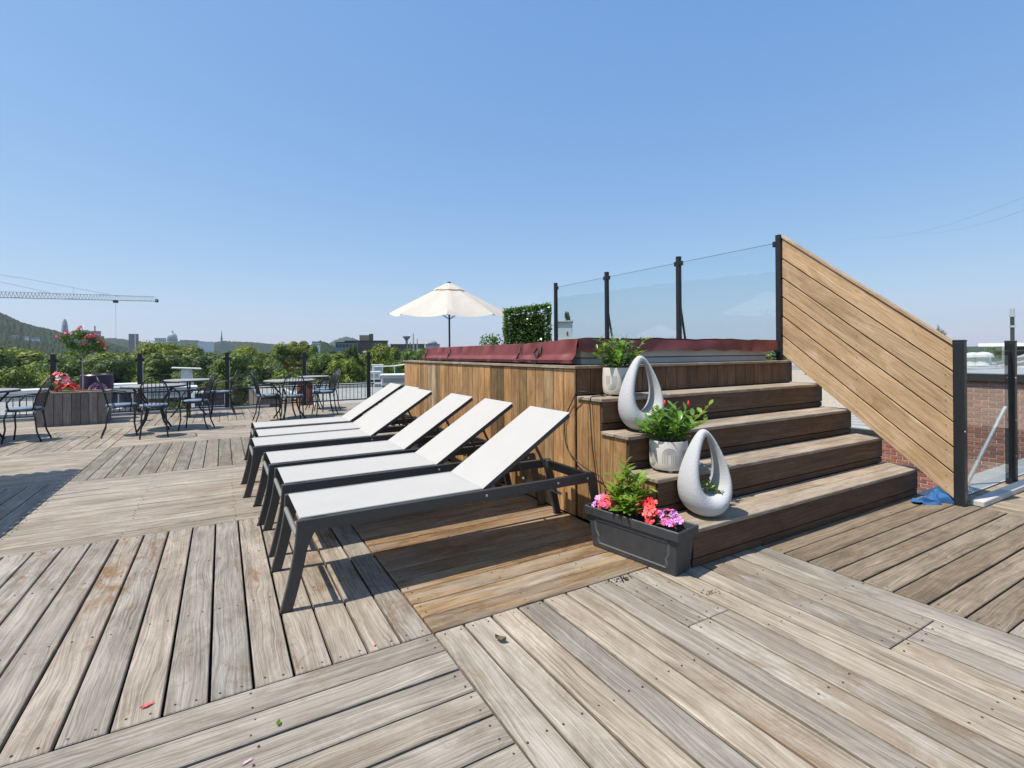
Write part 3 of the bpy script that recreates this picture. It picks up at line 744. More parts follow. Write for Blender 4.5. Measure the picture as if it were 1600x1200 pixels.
# ================================================================== BISTRO SETS
def make_chair():
    t = thing('iron_chair', None, 'chair')      # faces +X, seat height 0.49
    zs = 0.475
    mb = MB(); mb.tube([(0.205*math.cos(a), 0.205*math.sin(a), zs) for a in np.linspace(0, 2*math.pi, 25)[:-1]], 0.011, 6, closed=True)
    mb.build('seat_frame', M['iron'], t, smooth=True)
    mb = MB(); mb.lathe([(0.0, 0.006), (0.185, 0.006), (0.205, 0.022), (0.195, 0.040), (0.0, 0.046)], 24, (0, 0, zs), False, False); mb.build('cushion', M['cushion'], t, smooth=True)
    for sx, sy in ((1, 1), (1, -1)):
        mb = MB(); mb.tube([(0.15*sx, 0.145*sy, zs), (0.175*sx, 0.165*sy, zs-0.12), (0.165*sx, 0.160*sy, 0.20), (0.195*sx, 0.185*sy, 0.0)], 0.0115, 6); mb.build('leg', M['iron'], t, smooth=True)
    for sy in (1, -1):
        mb = MB(); mb.tube([(-0.16, 0.145*sy, zs), (-0.185, 0.160*sy, 0.30), (-0.20, 0.165*sy, 0.15), (-0.255, 0.180*sy, 0.0)], 0.0115, 6); mb.build('leg', M['iron'], t, smooth=True)
    arch = []
    for s in np.linspace(0, math.pi, 17):
        yy = -0.195*math.cos(s)*(1.0-0.05*math.sin(s)); zz = zs+0.02+0.46*math.sin(s)**0.55
        arch.append((-0.165-0.14*((zz-zs)/0.48)**1.4, yy, zz))
    mb = MB(); mb.tube(arch, 0.0115, 6); mb.build('back_frame', M['iron'], t, smooth=True)
    for yy in (-0.13, -0.078, -0.026, 0.026, 0.078, 0.13):
        s = math.acos(max(-1, min(1, -yy/0.19))); zz = zs+0.02+0.46*math.sin(s)**0.55
        mb = MB(); mb.tube([(-0.165-0.14*(((zs+0.02+(zz-zs-0.02)*q)-zs)/0.48)**1.4 if q > 0 else -0.165, yy, zs+0.01+(zz-zs-0.01)*q) for q in (0, 0.33, 0.66, 1)], 0.006, 5); mb.build('spindle', M['iron'], t, smooth=True)
    mb = MB()
    for zz in (zs+0.28,):
        mb.tube([(-0.165-0.14*(0.28/0.48)**1.4, yy, zz) for yy in (-0.185, 0, 0.185)], 0.006, 5)
    mb.build('back_rail', M['iron'], t)
    # arm loops
    for sy in (1, -1):
        mb = MB(); mb.tube([(-0.235, 0.195*sy, zs+0.24), (-0.10, 0.215*sy, zs+0.245), (0.06, 0.215*sy, zs+0.22), (0.13, 0.20*sy, zs+0.12), (0.12, 0.17*sy, zs)], 0.010, 6); mb.build('arm', M['iron'], t, smooth=True)
    return t
def make_table(rad_):
    t = thing('bistro_table', None, 'table'); zt = 0.765
    mb = MB(); mb.lathe([(rad_-0.012, -0.012), (rad_, -0.008), (rad_, 0.006), (rad_-0.012, 0.012)], 40, (0, 0, zt)); mb.build('tabletop', M['tabletop'], t, smooth='auto')
    mb = MB(); mb.tube([(rad_*math.cos(a), rad_*math.sin(a), zt-0.014) for a in np.linspace(0, 2*math.pi, 33)[:-1]], 0.014, 6, closed=True); mb.build('rim', M['iron'], t, smooth=True)
    for k in range(4):
        a = math.pi/4+k*math.pi/2; ca, sa = math.cos(a), math.sin(a)
        mb = MB(); mb.tube([(r*ca, r*sa, z) for r, z in ((rad_*0.80, zt-0.03), (rad_*0.58, zt-0.16), (rad_*0.36, 0.50), (rad_*0.30, 0.34), (rad_*0.42, 0.16), (rad_*0.68, 0.0))], 0.016, 6); mb.build('leg', M['iron'], t, smooth=True)
    mb = MB(); mb.tube([(rad_*0.31*math.cos(a), rad_*0.31*math.sin(a), 0.36) for a in np.linspace(0, 2*math.pi, 17)[:-1]], 0.009, 6, closed=True); mb.build('ring', M['iron'], t, smooth=True)
    return t
t0 = make_table(0.47)
TABS = [((-1.03, 10.72), 'round bistro table with three chairs beside the wooden flower box'), ((1.17, 11.00), 'round bistro table behind the farthest lounger with three chairs'),
        ((-3.28, 10.85), 'round bistro table cut by the left edge of the photo'), ((-0.62, 12.62), 'round bistro table against the glass fence right of the flower box'), ((1.88, 12.55), 'small round bistro table against the glass fence behind the loungers')]
for i, (p, lb) in enumerate(TABS):
    o = t0 if i == 0 else copy_tree(t0)
    o.location = (p[0], p[1], 0); o.rotation_euler.z = 0.3*i; tag(o, lb, 'table', 'round bistro tables on the deck')
    if i == 4: o.scale = (0.72, 0.72, 1.0)
c0 = make_chair()
CH = [((-1.42, 10.20), 0.15, 'iron chair facing right beside the wooden flower box'),
      ((-0.95, 9.78), math.pi/2+0.1, 'iron chair with its back to the viewer at the left table'),
      ((-0.42, 10.35), math.pi-0.25, 'iron chair facing left at the right side of the left table'),
      ((-2.62, 10.35), math.pi-0.1, 'iron chair in front of the flower box turned to the table at the photo edge'),
      ((0.78, 10.85), 0.1, 'iron chair facing right at the table behind the loungers'),
      ((1.16, 10.42), math.pi/2+0.05, 'iron chair with its back to the viewer at the table behind the loungers'),
      ((1.86, 11.18), math.pi+0.1, 'iron chair facing left nearest to the end of the lounger row'),
      ((-0.02, 12.50), math.pi-0.05, 'iron chair facing left at the table against the glass fence'),
      ((2.05, 11.95), math.pi+0.35, 'iron chair standing by the small table at the glass fence')]
for i, (p, rz, lb) in enumerate(CH):
    o = c0 if i == 0 else copy_tree(c0)
    o.location = (p[0], p[1], 0); o.rotation_euler.z = rz; tag(o, lb, 'chair', 'black iron chairs with blue grey cushions')

# ================================================================== PLANTS
def leaf_mesh(name, L, W, m, fold=0.25, droop=0.25):
    vs, fs = [], []
    prof = [(0, 0.06), (0.22, 0.70), (0.5, 1.0), (0.78, 0.62), (1.0, 0.03)]
    for s, w in prof:
        x = L*s; z = -droop*L*s*s
        vs += [(x, -W/2*w, z+fold*W/2*w), (x, 0, z), (x, W/2*w, z+fold*W/2*w)]
    for i in range(len(prof)-1):
        a = i*3; fs += [(a, a+3, a+4, a+1), (a+1, a+4, a+5, a+2)]
    return MB().add(vs, fs).mesh(name, m, smooth=True)
def blossom_mesh(name, rad_, m, mc=None):
    mb = MB()
    for k in range(5):
        a = 2*math.pi*k/5; pts = []
        for r, da in ((0.08, 0), (0.55, -0.55), (0.95, -0.42), (1.0, 0), (0.95, 0.42), (0.55, 0.55)):
            pts.append((rad_*r*math.cos(a+da), rad_*r*math.sin(a+da), rad_*(0.25*r*r*(1 if k % 2 else 0.6)+0.04*k*0.2)))
        mb.add(pts, [(0, 1, 2, 3), (0, 3, 4, 5)])
    return mb.mesh(name, m)
LEAF = {}
for mk in ('leaf', 'leaf_lime'):
    LEAF[mk] = [leaf_mesh('leaf', L, W, M[mk], f, d) for L, W, f, d in ((0.075, 0.028, 0.35, 0.15), (0.090, 0.034, 0.25, 0.35), (0.062, 0.026, 0.45, 0.05), (0.085, 0.038, 0.2, 0.5))]
BLOOM = {k: [blossom_mesh('blossom', r, M[k]) for r in (0.022, 0.027)] for k in ('coral', 'red', 'lilac', 'pink', 'palepink')}
def dirmat(d, roll=0.0):
    d = Vector(d).normalized(); q = d.to_track_quat('X', 'Z'); return (q.to_matrix() @ Euler((roll, 0, 0)).to_matrix()).to_euler()
def leafy_stems(parent, stems, mk, per=9, size=1.0, spread=1.0, col=(1, 1, 1), whorl=False, r=rng):
    """stems: list of (base, tip) in the parent's frame"""
    for b, tp in stems:
        b, tp = Vector(b), Vector(tp); mid = (b+tp)/2+Vector((r.uniform(-.02, .02), r.uniform(-.02, .02), 0.01))
        o = MB().tube([b, mid, tp], [0.0035, 0.003, 0.002], 5).build('stem', M['stem'], parent)
        for i in range(per):
            s = 0.15+0.85*(i+r.random()*0.6)/per; s = min(s, 1)
            p = b.lerp(mid, s*2) if s < 0.5 else mid.lerp(tp, s*2-1)
            a = i*2.4+r.uniform(-0.4, 0.4)
            up = r.uniform(-0.05, 0.75)+0.55*s
            d = Vector((math.cos(a), math.sin(a), up))+(tp-b).normalized()*0.35
            k = size*r.uniform(0.75, 1.2)*(1.0-0.25*s)
            v = r.uniform(0.75, 1.25)*(0.9+0.35*s)
            link('leaf', r.choice(LEAF[mk]), parent, p, dirmat(d, r.uniform(-.5, .5)), (k, k, k), (col[0]*v, col[1]*v, col[2]*v))

def make_pot(label, loc_, rad_, h, rz):
    t = thing('flower_pot', label, 'pot', loc_, rz)
    mb = MB(); r = rad_
    mb.lathe([(r*0.72, 0.012), (r*0.90, 0.018), (r*0.97, 0.035), (r, 0.07), (r*1.0, h-0.006), (r*0.985, h), (r*0.93, h), (r*0.92, h-0.03), (0.0, h-0.03)], 48, capt=False)
    mb.build('pot_body', M['pot_white'], t, smooth='auto')
    for k in range(4):
        a = math.pi/4+k*math.pi/2; mb = MB(); mb.lathe([(0.015, 0), (0.017, 0.02)], 10, (0.62*r*math.cos(a), 0.62*r*math.sin(a), 0)); mb.build('foot', M['pot_white'], t)
    mb = MB(); mb.lathe([(r*0.915, h-0.029), (r*0.9, h-0.022), (0, h-0.020)], 24, capb=False, capt=False); mb.build('soil', M['soil'], t)
    # raised rainbow arches pressed in the glaze; grey colour stands in for their shading
    for c_, up in ((-2.45, True), (-1.30, False), (-3.5, False), (0.0, True), (1.3, True)):
        for q in range(4):
            w = 0.10+0.085*q; pts = []
            sgn = 1 if up else -1
            zc = h*0.52 + sgn*h*0.06
            for s in np.linspace(-math.pi/2, math.pi/2, 13):
                pts.append((w*math.sin(s), zc+sgn*w*r*1.05*math.cos(s)))
            pts = [(-w, zc-sgn*h*0.26)]+pts+[(w, zc-sgn*h*0.26)]
            mb = MB(); mb.tube([((r+0.0005)*math.cos(c_+a), (r+0.0005)*math.sin(c_+a), max(0.05, min(h-0.015, z))) for a, z in pts], 0.0019, 5)
            mb.build('relief_arch', M['relief_shade'], t)
    return t
P1 = (2.700, 2.985, 0.952); P2 = (2.675, 2.445, 0.476)
pot1 = make_pot('white ceramic pot with arch pattern on the top step', P1, 0.114, 0.222, 0.75)
pot2 = make_pot('wider white ceramic pot with arch pattern on the second step from the bottom', P2, 0.128, 0.212, 0.1)
def fan(n, rad_, h, hs, z0=0.0, r=rng, lean=1.0):
    out = []
    for i in range(n):
        a = i*2.399+r.uniform(-.3, .3); q = math.sqrt((i+0.5)/n)
        b = (0.05*q*math.cos(a), 0.05*q*math.sin(a), z0)
        out.append((b, (rad_*q*lean*math.cos(a), rad_*q*lean*math.sin(a), z0+h*(1-0.45*q*q)+r.uniform(-hs, hs))))
    return out
pl1 = thing('laurel_plant', 'glossy upright green plant growing in the pot on the top step', 'plant', (P1[0], P1[1], P1[2]+0.195))
leafy_stems(pl1, fan(15, 0.20, 0.25, 0.03), 'leaf', 12, 1.05, col=(1.35, 1.35, 1.0))
leafy_stems(pl1, [((0.02, 0, 0), (0.22, -0.10, 0.26)), ((0.0, 0, 0), (-0.04, 0.02, 0.325)), ((0.02, 0, 0), (0.16, -0.12, 0.14)), ((0, 0, 0), (-0.14, 0.06, 0.25)), ((0, 0, 0), (0.07, -0.03, 0.28))], 'leaf_lime', 11, 0.95, col=(0.8, 0.85, 0.8))
pl2 = thing('mandevilla_plant', 'broad green plant with red buds in the wider pot on the lower step', 'plant', (P2[0], P2[1], P2[2]+0.185))
leafy_stems(pl2, fan(18, 0.235, 0.25, 0.03), 'leaf', 12, 1.2, col=(1.35, 1.4, 1.0))
leafy_stems(pl2, [((0.02, 0, 0), (0.30, -0.12, 0.27)), ((0.0, 0, 0), (0.16, -0.14, 0.20)), ((0, 0, 0), (-0.10, 0.05, 0.25)), ((0, 0, 0), (0.24, -0.13, 0.15))], 'leaf_lime', 9, 1.15, col=(0.8, 0.85, 0.8))
for p in ((0.00, 0.03, 0.275), (0.135, -0.06, 0.270)):
    mb = MB(); mb.lathe([(0.002, -0.02), (0.008, -0.008), (0.009, 0.004), (0.003, 0.022)], 8); mb.build('bud', M['red'], pl2, smooth=True, loc=p)

# ---- sculptures
def make_sculpture():
    t = thing('teardrop_sculpture', None, 'sculpture'); n, k = 72, 20; Hh = 0.555
    def ring(tt):
        c, s = math.cos(tt), math.sin(tt)
        ox, oz = 0.145*s*(1+0.40*c), Hh/2*(1-c)
        ix, iz = 0.016+0.080*s*(1+0.34*c), 0.330-0.178*c
        w_ = 0.028+0.104*((1+c)/2)**0.9
        return ox, oz, ix, iz, w_
    vs, fs = [], []
    for i in range(n):
        tt = 2*math.pi*i/n; ox, oz, ix, iz, w_ = ring(tt)
        cx_, cz_ = (ox+ix)/2, (oz+iz)/2; dx_, dz_ = (ox-ix)/2, (oz-iz)/2
        for j in range(k):
            a = 2*math.pi*j/k; ca, sa = math.cos(a), math.sin(a)
            # superellipse: rounded outside, hollowed inside
            e = 0.85
            q = math.copysign(abs(ca)**e, ca); p = math.copysign(abs(sa)**e, sa)
            if q < 0: q *= (1.0-0.10*(1+math.cos(tt))/2)
            vs.append((cx_+dx_*q, w_*p, max(0.0, cz_+dz_*q)))
    for i in range(n):
        for j in range(k):
            i2, j2 = (i+1) % n, (j+1) % k; fs.append((i*k+j, i*k+j2, i2*k+j2, i2*k+j))
    MB().add(vs, fs).build('teardrop_body', M['stone_white'], t, smooth=True)
    return t
S1 = (2.665, 2.700, 0.714); S2 = (2.690, 2.165, 0.238)
sc1 = make_sculpture(); sc1.location = S1; sc1.rotation_euler.z = R(-17)
tag(sc1, 'white teardrop loop sculpture on the third step beside the upper pot', 'sculpture', 'white teardrop sculptures on the stairs')
sc2 = copy_tree(sc1); sc2.location = S2; sc2.rotation_euler.z = R(-17)
tag(sc2, 'white teardrop loop sculpture on the bottom step with a small green plant inside', 'sculpture', 'white teardrop sculptures on the stairs')
sp = thing('succulent', 'small yellow green plant growing inside the lower teardrop sculpture', 'plant', (S2[0]+0.028, S2[1]-0.02, S2[2]+0.15))
leafy_stems(sp, fan(8, 0.055, 0.075, 0.01), 'leaf_lime', 6, 0.42, col=(1.0, 1.0, 0.8))
leafy_stems(sp, [((0, -0.02, 0.02), (0.035, -0.10, -0.005)), ((0, -0.02, 0.02), (0.01, -0.09, 0.01))], 'leaf', 6, 0.4, col=(1.4, 1.4, 1.0))

# ---- trough with flowers at the foot of the stairs
TR = (2.266, 2.325, 0.0); TA = R(9.6)
tr = thing('planter_trough', 'dark grey plastic planter trough with flowers at the foot of the stairs', 'planter', TR, TA)
mb = MB(); Lh, Wh, Hh = 0.675, 0.180, 0.272
def ringb(l, w_, z): return [(-w_/2, -l/2, z), (w_/2, -l/2, z), (w_/2, l/2, z), (-w_/2, l/2, z)]
vs = ringb(Lh-0.05, Wh-0.03, 0.0)+ringb(Lh, Wh, 0.222)
mb.add(vs, [(3, 2, 1, 0)]+[(i, (i+1) % 4, (i+1) % 4+4, i+4) for i in range(4)]); mb.build('trough_body', M['trough'], tr, bevel=0.006)
vs = ringb(Lh+0.030, Wh+0.034, 0.212)+ringb(Lh+0.036, Wh+0.040, Hh)+ringb(Lh+0.012, Wh+0.016, Hh)+ringb(Lh-0.004, Wh-0.002, 0.225)
mb = MB().add(vs, [(i+4*r_, (i+1) % 4+4*r_, (i+1) % 4+4*r_+4, i+4*r_+4) for r_ in range(3) for i in range(4)]+[(i, i+12, (i+1) % 4+12, (i+1) % 4) for i in range(4)])
mb.build('trough_rim', M['trough'], tr, bevel=0.005)
mb = MB(); mb.add(ringb(Lh-0.006, Wh-0.004, 0.232), [(0, 1, 2, 3)]); mb.build('soil', M['soil'], tr)
def face(y_, z_): return (-(Wh/2)+0.0150*(1-z_/0.222)-0.0005, y_, z_)
fr_ = [(-0.25, 0.035), (0.25, 0.035), (0.262, 0.06), (0.255, 0.085), (0.275, 0.12), (0.28, 0.18), (0.262, 0.19), (-0.262, 0.19), (-0.28, 0.18), (-0.275, 0.12), (-0.255, 0.085), (-0.262, 0.06)]
mb = MB(); mb.tube([face(a, b) for a, b in fr_], 0.0022, 5, closed=True); mb.build('relief_border', M['trough_line'], tr)
mb = MB(); mb.tube([face(a*0.97, 0.03+(b-0.03)*0.94+0.005) for a, b in fr_], 0.0014, 5, closed=True); mb.build('relief_border', M['trough_line'], tr)
E2 = Euler((0, 0, TA)).to_matrix()
def tl(x, y, z): return Vector(TR)+E2 @ Vector((x, y, z))
sh = thing('leafy_shrub', 'bright green leafy plant standing tall in the planter trough', 'plant', tl(0, 0.075, 0.235))
leafy_stems(sh, [((0.0, 0.0, 0), (0.0, 0.02, 0.345)), ((0.0, 0.03, 0), (-0.04, 0.085, 0.265)), ((0, -0.02, 0), (0.02, -0.08, 0.255)), ((0, 0.01, 0), (-0.065, 0.03, 0.19)), ((0, -0.03, 0), (-0.05, -0.10, 0.15)), ((0.02, 0, 0), (0.07, 0.01, 0.27)), ((0, 0, 0), (-0.075, -0.04, 0.09)), ((0, .04, 0), (-0.03, 0.12, 0.15)), ((0, 0, 0), (0.03, 0.05, 0.30)), ((0, 0, 0), (0.06, -0.09, 0.18)), ((0, 0, 0), (-0.09, 0.0, 0.13)), ((0, 0, 0), (-0.07, -0.08, 0.06))], 'leaf_lime', 16, 1.32, col=(0.74, 0.86, 0.85))
def flowers(label, c, ry, rx, hmax, kinds, nb, nl, cat='flowers', leafc=(1.2, 1.2, 1), bs=1.0):
    t = thing('impatiens', label, cat, c)
    leafy_stems(t, [((0, 0, 0), (rng.uniform(-rx, rx), rng.uniform(-ry, ry), hmax*rng.uniform(0.4, 0.9))) for _ in range(max(2, nl//6))], 'leaf', 6, 0.6, col=leafc)
    for i in range(nb):
        a = rng.uniform(0, 6.28); q = math.sqrt(rng.random())
        p = Vector((rx*q*math.cos(a), ry*q*math.sin(a), hmax*(1-0.55*q*q)+rng.uniform(-0.035, 0.015)))
        d = Vector((p.x*1.5-0.05+rng.gauss(0, 0.05), p.y*1.0-0.02+rng.gauss(0, 0.05), 0.08+rng.uniform(0, 0.05)))
        k = rng.choice(kinds); e = (d.normalized().to_track_quat('Z', 'Y')).to_euler(); s = bs*rng.uniform(0.8, 1.2); v = rng.uniform(0.8, 1.1)
        link('blossom', rng.choice(BLOOM[k]), t, p, e, (s, s, s), (v, v, v))
    return t
flowers('coral pink flowers at the far end of the planter trough', tl(-0.04, 0.20, 0.235), 0.062, 0.060, 0.105, ['coral', 'coral', 'pink'], 24, 20, bs=1.02)
flowers('lilac flowers at the far corner of the planter trough', tl(-0.03, 0.27, 0.235), 0.050, 0.050, 0.090, ['lilac', 'lilac', 'palepink'], 17, 10, bs=0.95)
flowers('bright red flowers right of the leafy plant in the trough', tl(-0.01, -0.09, 0.235), 0.085, 0.06, 0.135, ['red', 'red', 'coral'], 28, 24, bs=1.08)
flowers('magenta and lilac flowers at the near end of the planter trough', tl(0.0, -0.215, 0.235), 0.085, 0.070, 0.105, ['lilac', 'lilac', 'pink'], 30, 42, bs=1.0)

# ---- wooden flower box at the far fence with an oleander
BX = (-2.43, 12.42, 0.0)
fb = thing('wooden_flower_box', 'large grey wooden flower box in front of the far glass fence', 'planter', BX)
mb = MB(); mb.bb(-0.485, 0.485, -0.255, 0.255, 0.01, 0.575); mb.build('core', M['membrane'], fb)
for k in range(8):
    w_ = 1.01/8; v = rng.uniform(0.8, 1.2)
    for sy in (-1, 1):
        board_at('board', fb, (-0.505+w_*(k+0.5), 0.275*sy, 0.303), 0.60, round(w_-0.005, 3), 0.018, M['boxwood'], (0, 0, 1), (0, sy, 0), (v, v, v))
for k in range(4):
    w_ = 0.51/4; v = rng.uniform(0.8, 1.2)
    for sx in (-1, 1):
        board_at('board', fb, (0.505*sx, -0.255+w_*(k+0.5), 0.303), 0.60, round(w_-0.005, 3), 0.018, M['boxwood'], (0, 0, 1), (sx, 0, 0), (v, v, v))
for sy in (-1, 1): board_at('rim_board', fb, (0, 0.245*sy, 0.627), 1.04, 0.085, 0.024, M['tread'], (1, 0, 0), (0, 0, 1), (1.05, 1.05, 1.02))
for sx in (-1, 1): board_at('rim_board', fb, (0.478*sx, 0, 0.627), 0.40, 0.085, 0.024, M['tread'], (0, 1, 0), (0, 0, 1), (1.0, 1.0, 1.0))
mb = MB(); mb.add([(-0.45, -0.21, 0.58), (0.45, -0.21, 0.58), (0.45, 0.21, 0.58), (-0.45, 0.21, 0.58)], [(0, 1, 2, 3)]); mb.build('soil', M['soil'], fb)

def leaf_cards(n, pos_fn, size, aspect, up_bias, r):
    """numpy leaf quads: positions and outward normals from pos_fn(n)"""
    P, NO = pos_fn(n)
    nv = r.normal(size=(n, 3)); nv /= np.linalg.norm(nv, axis=1)[:, None]
    nn = NO*up_bias+nv*(1-up_bias); nn /= np.linalg.norm(nn, axis=1)[:, None]
    t_ = np.cross(nn, r.normal(size=(n, 3))); t_ /= np.linalg.norm(t_, axis=1)[:, None]
    b_ = np.cross(nn, t_)
    s = size*r.uniform(0.6, 1.3, size=(n, 1)); a = t_*s; b = b_*s*aspect
    V = np.stack([P-a, P-b*0.9+nn*s*0.15, P+a, P+b*0.9+nn*s*0.15], 1).reshape(-1, 3)
    return V, np.arange(n*4).reshape(n, 4)
ol = thing('oleander_tree', 'slim oleander tree with pink flowers rising from the wooden flower box', 'tree', (BX[0]+0.12, BX[1]-0.02, 0.58))
ol.scale = (0.80, 0.80, 0.92)
MB().tube([(0, 0, 0), (0.005, 0, 0.30), (-0.01, 0, 0.62), (0.0, 0, 0.78)], [0.016, 0.014, 0.012, 0.011], 8).build('trunk', plain('pale_bark', (0.42, 0.39, 0.33), 0.8), ol)
for a, tx, tz in ((0, -0.36, 1.22), (1, 0.33, 1.12), (2, -0.08, 1.36), (3, 0.14, 1.25), (4, 0.38, 0.95), (5, -0.22, 1.05)):
    MB().tube([(0, 0, 0.74), (tx*0.5, 0.05*(a % 3-1), 0.74+(tz-0.74)*0.6), (tx, 0.1*(a % 3-1), tz)], [0.008, 0.006, 0.003], 5).build('branch', M['stem'], ol)
def olp(n):
    c = np.array([(-0.30, 0, 1.14), (0.27, 0.03, 1.07), (-0.06, -0.04, 1.22), (0.12, 0.05, 1.17), (0.34, 0, 0.93), (-0.16, 0.02, 0.98), (0.08, -0.05, 0.92)])[nrng.randint(0, 7, n)]
    d = nrng.normal(size=(n, 3)); d /= np.linalg.norm(d, axis=1)[:, None]
    return c+d*np.array([0.16, 0.15, 0.12])*nrng.uniform(0.3, 1.0, (n, 1)), d*0.5+np.array([0, 0, 0.6])
V, Q = leaf_cards(1700, olp, 0.036, 0.32, 0.5, nrng)
o = link('foliage', np_mesh('foliage', V, Q, M['leaf']), ol); o.color = (1.4, 1.35, 1.0, 1)
for k, (x, z, cn) in enumerate(((-0.40, 1.17, 'pink'), (-0.25, 1.25, 'pink'), (-0.03, 1.36, 'coral'), (0.10, 1.17, 'coral'), (0.24, 1.20, 'pink'), (0.35, 1.10, 'coral'), (0.02, 1.02, 'coral'), (0.42, 0.95, 'coral'))):
    cl = thing('flower_cluster', None, None, (x, -0.10+0.02*(k % 3), z)); cl.parent = ol
    for i in range(12):
        p = Vector((rng.uniform(-.06, .06), rng.uniform(-.05, .05), rng.uniform(-.045, .045)))
        link('blossom', rng.choice(BLOOM[cn if i % 3 else 'palepink' if i % 2 else 'pink']), cl, p, (rng.uniform(0.3, 1.5), rng.uniform(-.5, .5), rng.uniform(0, 6)), (1.15,)*3)
flowers('tall orange red flowers with green stems at the left of the flower box', (BX[0]-0.22, BX[1]-0.06, 0.60), 0.14, 0.22, 0.40, ['coral', 'coral', 'palepink'], 30, 80, bs=1.7, leafc=(1.9, 1.9, 1.2))
flowers('bright red flowers along the front of the wooden flower box', (BX[0]-0.07, BX[1]-0.17, 0.60), 0.06, 0.20, 0.17, ['red', 'coral', 'coral'], 46, 10, bs=1.8)
flowers('pale pink flowers at the right end of the wooden flower box', (BX[0]+0.36, BX[1]-0.14, 0.60), 0.07, 0.13, 0.16, ['palepink', 'palepink', 'lilac'], 40, 10, bs=1.5)
pp = thing('purple_pot', 'big dark purple glazed pot behind the pale pink flowers', 'pot', (BX[0]+0.22, BX[1]+0.62, 0.06))
mb = MB(); mb.lathe([(0.15, 0), (0.22, 0.25), (0.27, 0.60), (0.27, 0.84), (0.25, 0.86), (0.22, 0.82), (0, 0.80)], 28, capt=False); mb.build('pot_body', M['purple'], pp, smooth='auto')

# ---- trailing things on the deck
def curve_tube(name, pts, r, m, label, cat, n=6):
    P = [Vector(p) for p in pts]; out = []
    for i in range(len(P)-1):
        a, b, c, d = P[max(i-1, 0)], P[i], P[i+1], P[min(i+2, len(P)-1)]
        for s in [i_/6 for i_ in range(6)]:
            out.append(0.5*((2*b)+(c-a)*s+(2*a-5*b+4*c-d)*s*s+(3*b-3*c+d-a)*s**3))
    out.append(P[-1])
    return tag(MB().tube(out, r, n).build(name, m, smooth=True), label, cat)
xw = 2.386
curve_tube('power_cable', [(2.56, 2.98, 0.958), (2.50, 3.00, 0.975), (2.42, 3.01, 0.990), (xw-0.01, 3.08, 0.985), (xw, 3.17, 0.894), (xw, 3.24, 0.79), (xw, 3.262, 0.67), (xw, 3.23, 0.53), (xw, 3.10, 0.445), (xw, 2.96, 0.405), (xw, 2.80, 0.36), (xw, 2.74, 0.10), (xw-0.02, 2.70, 0.008)], 0.0042, M['cable'], 'thin black cable looping down the orange wooden wall', 'cable')
curve_tube('power_cable', [(2.545, 2.945, 0.958), (2.47, 2.95, 0.962), (2.40, 2.952, 0.945), (xw+0.01, 2.945, 0.80), (xw+0.01, 2.93, 0.60), (xw+0.01, 2.90, 0.44), (xw+0.005, 2.86, 0.25), (xw, 2.84, 0.01)], 0.0042, M['cable'], 'thin black cable hanging straight down beside the stairs', 'cable')
# towel
def towel(u, v):
    w_ = 0.055+0.045*u+0.018*math.sin(u*9)
    xx = 5.02+0.36*u+0.02*math.sin(v*7+u*5); yy = 1.90-0.10*u+(v-0.5)*2*w_*0.8+0.022*math.sin(u*13)
    env = max(0.0, math.sin(math.pi*v))**0.6*max(0.0, math.sin(math.pi*min(1, u*0.93+0.05)))**0.45
    f = 0.034+0.075*u*u+0.018*math.sin(u*26+v*4)+0.014*math.sin(v*11-u*17)+0.030*max(0, math.sin(u*6.2-1.6))
    return (xx, yy, 0.003+max(0.0, f)*env)
mb = MB(); mb.grid(towel, 70, 16)
tag(mb.build('towel', M['towel'], smooth=True), 'crumpled blue towel lying by the foot of the wooden screen', 'towel')
def litter(name, pts, m, label, cat='leaf'):
    tag(MB().add(pts, [tuple(range(len(pts)))]+[(0, i, i+1) for i in range(1, 1)]).build(name, m), label, cat)
def bit(name, x, y, L, W, a, m, label, cat, curl=0.012):
    ca, sa = math.cos(a), math.sin(a); mb = MB()
    P = []
    for s, w in ((0, 0.1), (0.35, 1), (0.7, 0.8), (1, 0.05)):
        for q in (-1, 0, 1):
            lx, ly = L*(s-0.5), W/2*w*q; z = 0.003+curl*(abs(q)*0.7+2*(s-0.5)**2)
            P.append((x+lx*ca-ly*sa, y+lx*sa+ly*ca, z))
    mb.add(P, [(i*3+j, i*3+3+j, i*3+4+j, i*3+1+j) for i in range(3) for j in range(2)])
    tag(mb.build(name, m), label, cat)
bit('fallen_leaf', 1.072, 1.963, 0.055, 0.03, 2.2, M['debris'], 'curled dry brown leaf lying on a grey deck board', 'leaf', 0.022)
bit('petal', -0.248, 2.276, 0.045, 0.018, 0.4, M['coral'], 'red petal on the lengthwise boards at lower left', 'petal', 0.006)
bit('fallen_leaf', 0.162, 1.925, 0.022, 0.016, 1.2, M['leaf_lime'], 'small yellow green leaf on the boards at the bottom of the picture', 'leaf', 0.01)
bit('petal', 0.575, 2.222, 0.014, 0.008, 1.4, M['coral'], 'tiny red petal between the grey boards near the lounger foot', 'petal', 0.003)
bit('petal', 0.06, 1.80, 0.04, 0.008, 0.35, M['palepink'], 'pale pink petal sliver on the crosswise boards at the bottom', 'petal', 0.003)
for i, (cx_, cy_, n_, m_, lb) in enumerate(((1.955, 2.14, 46, M['soil'], 'scatter of dark soil crumbs on the boards below the trough'), (2.27, 1.78, 26, M['debris'], 'scatter of brown plant crumbs in front of the trough corner'))):
    mb = MB()
    for _ in range(n_):
        mb.box((cx_+rng.gauss(0, 0.035), cy_+rng.gauss(0, 0.016), 0.0025), (rng.uniform(.003, .009), rng.uniform(.003, .006), 0.005), rng.uniform(0, 3))
    tag(mb.build('soil_crumbs', m_), lb, 'crumbs', kind='stuff')

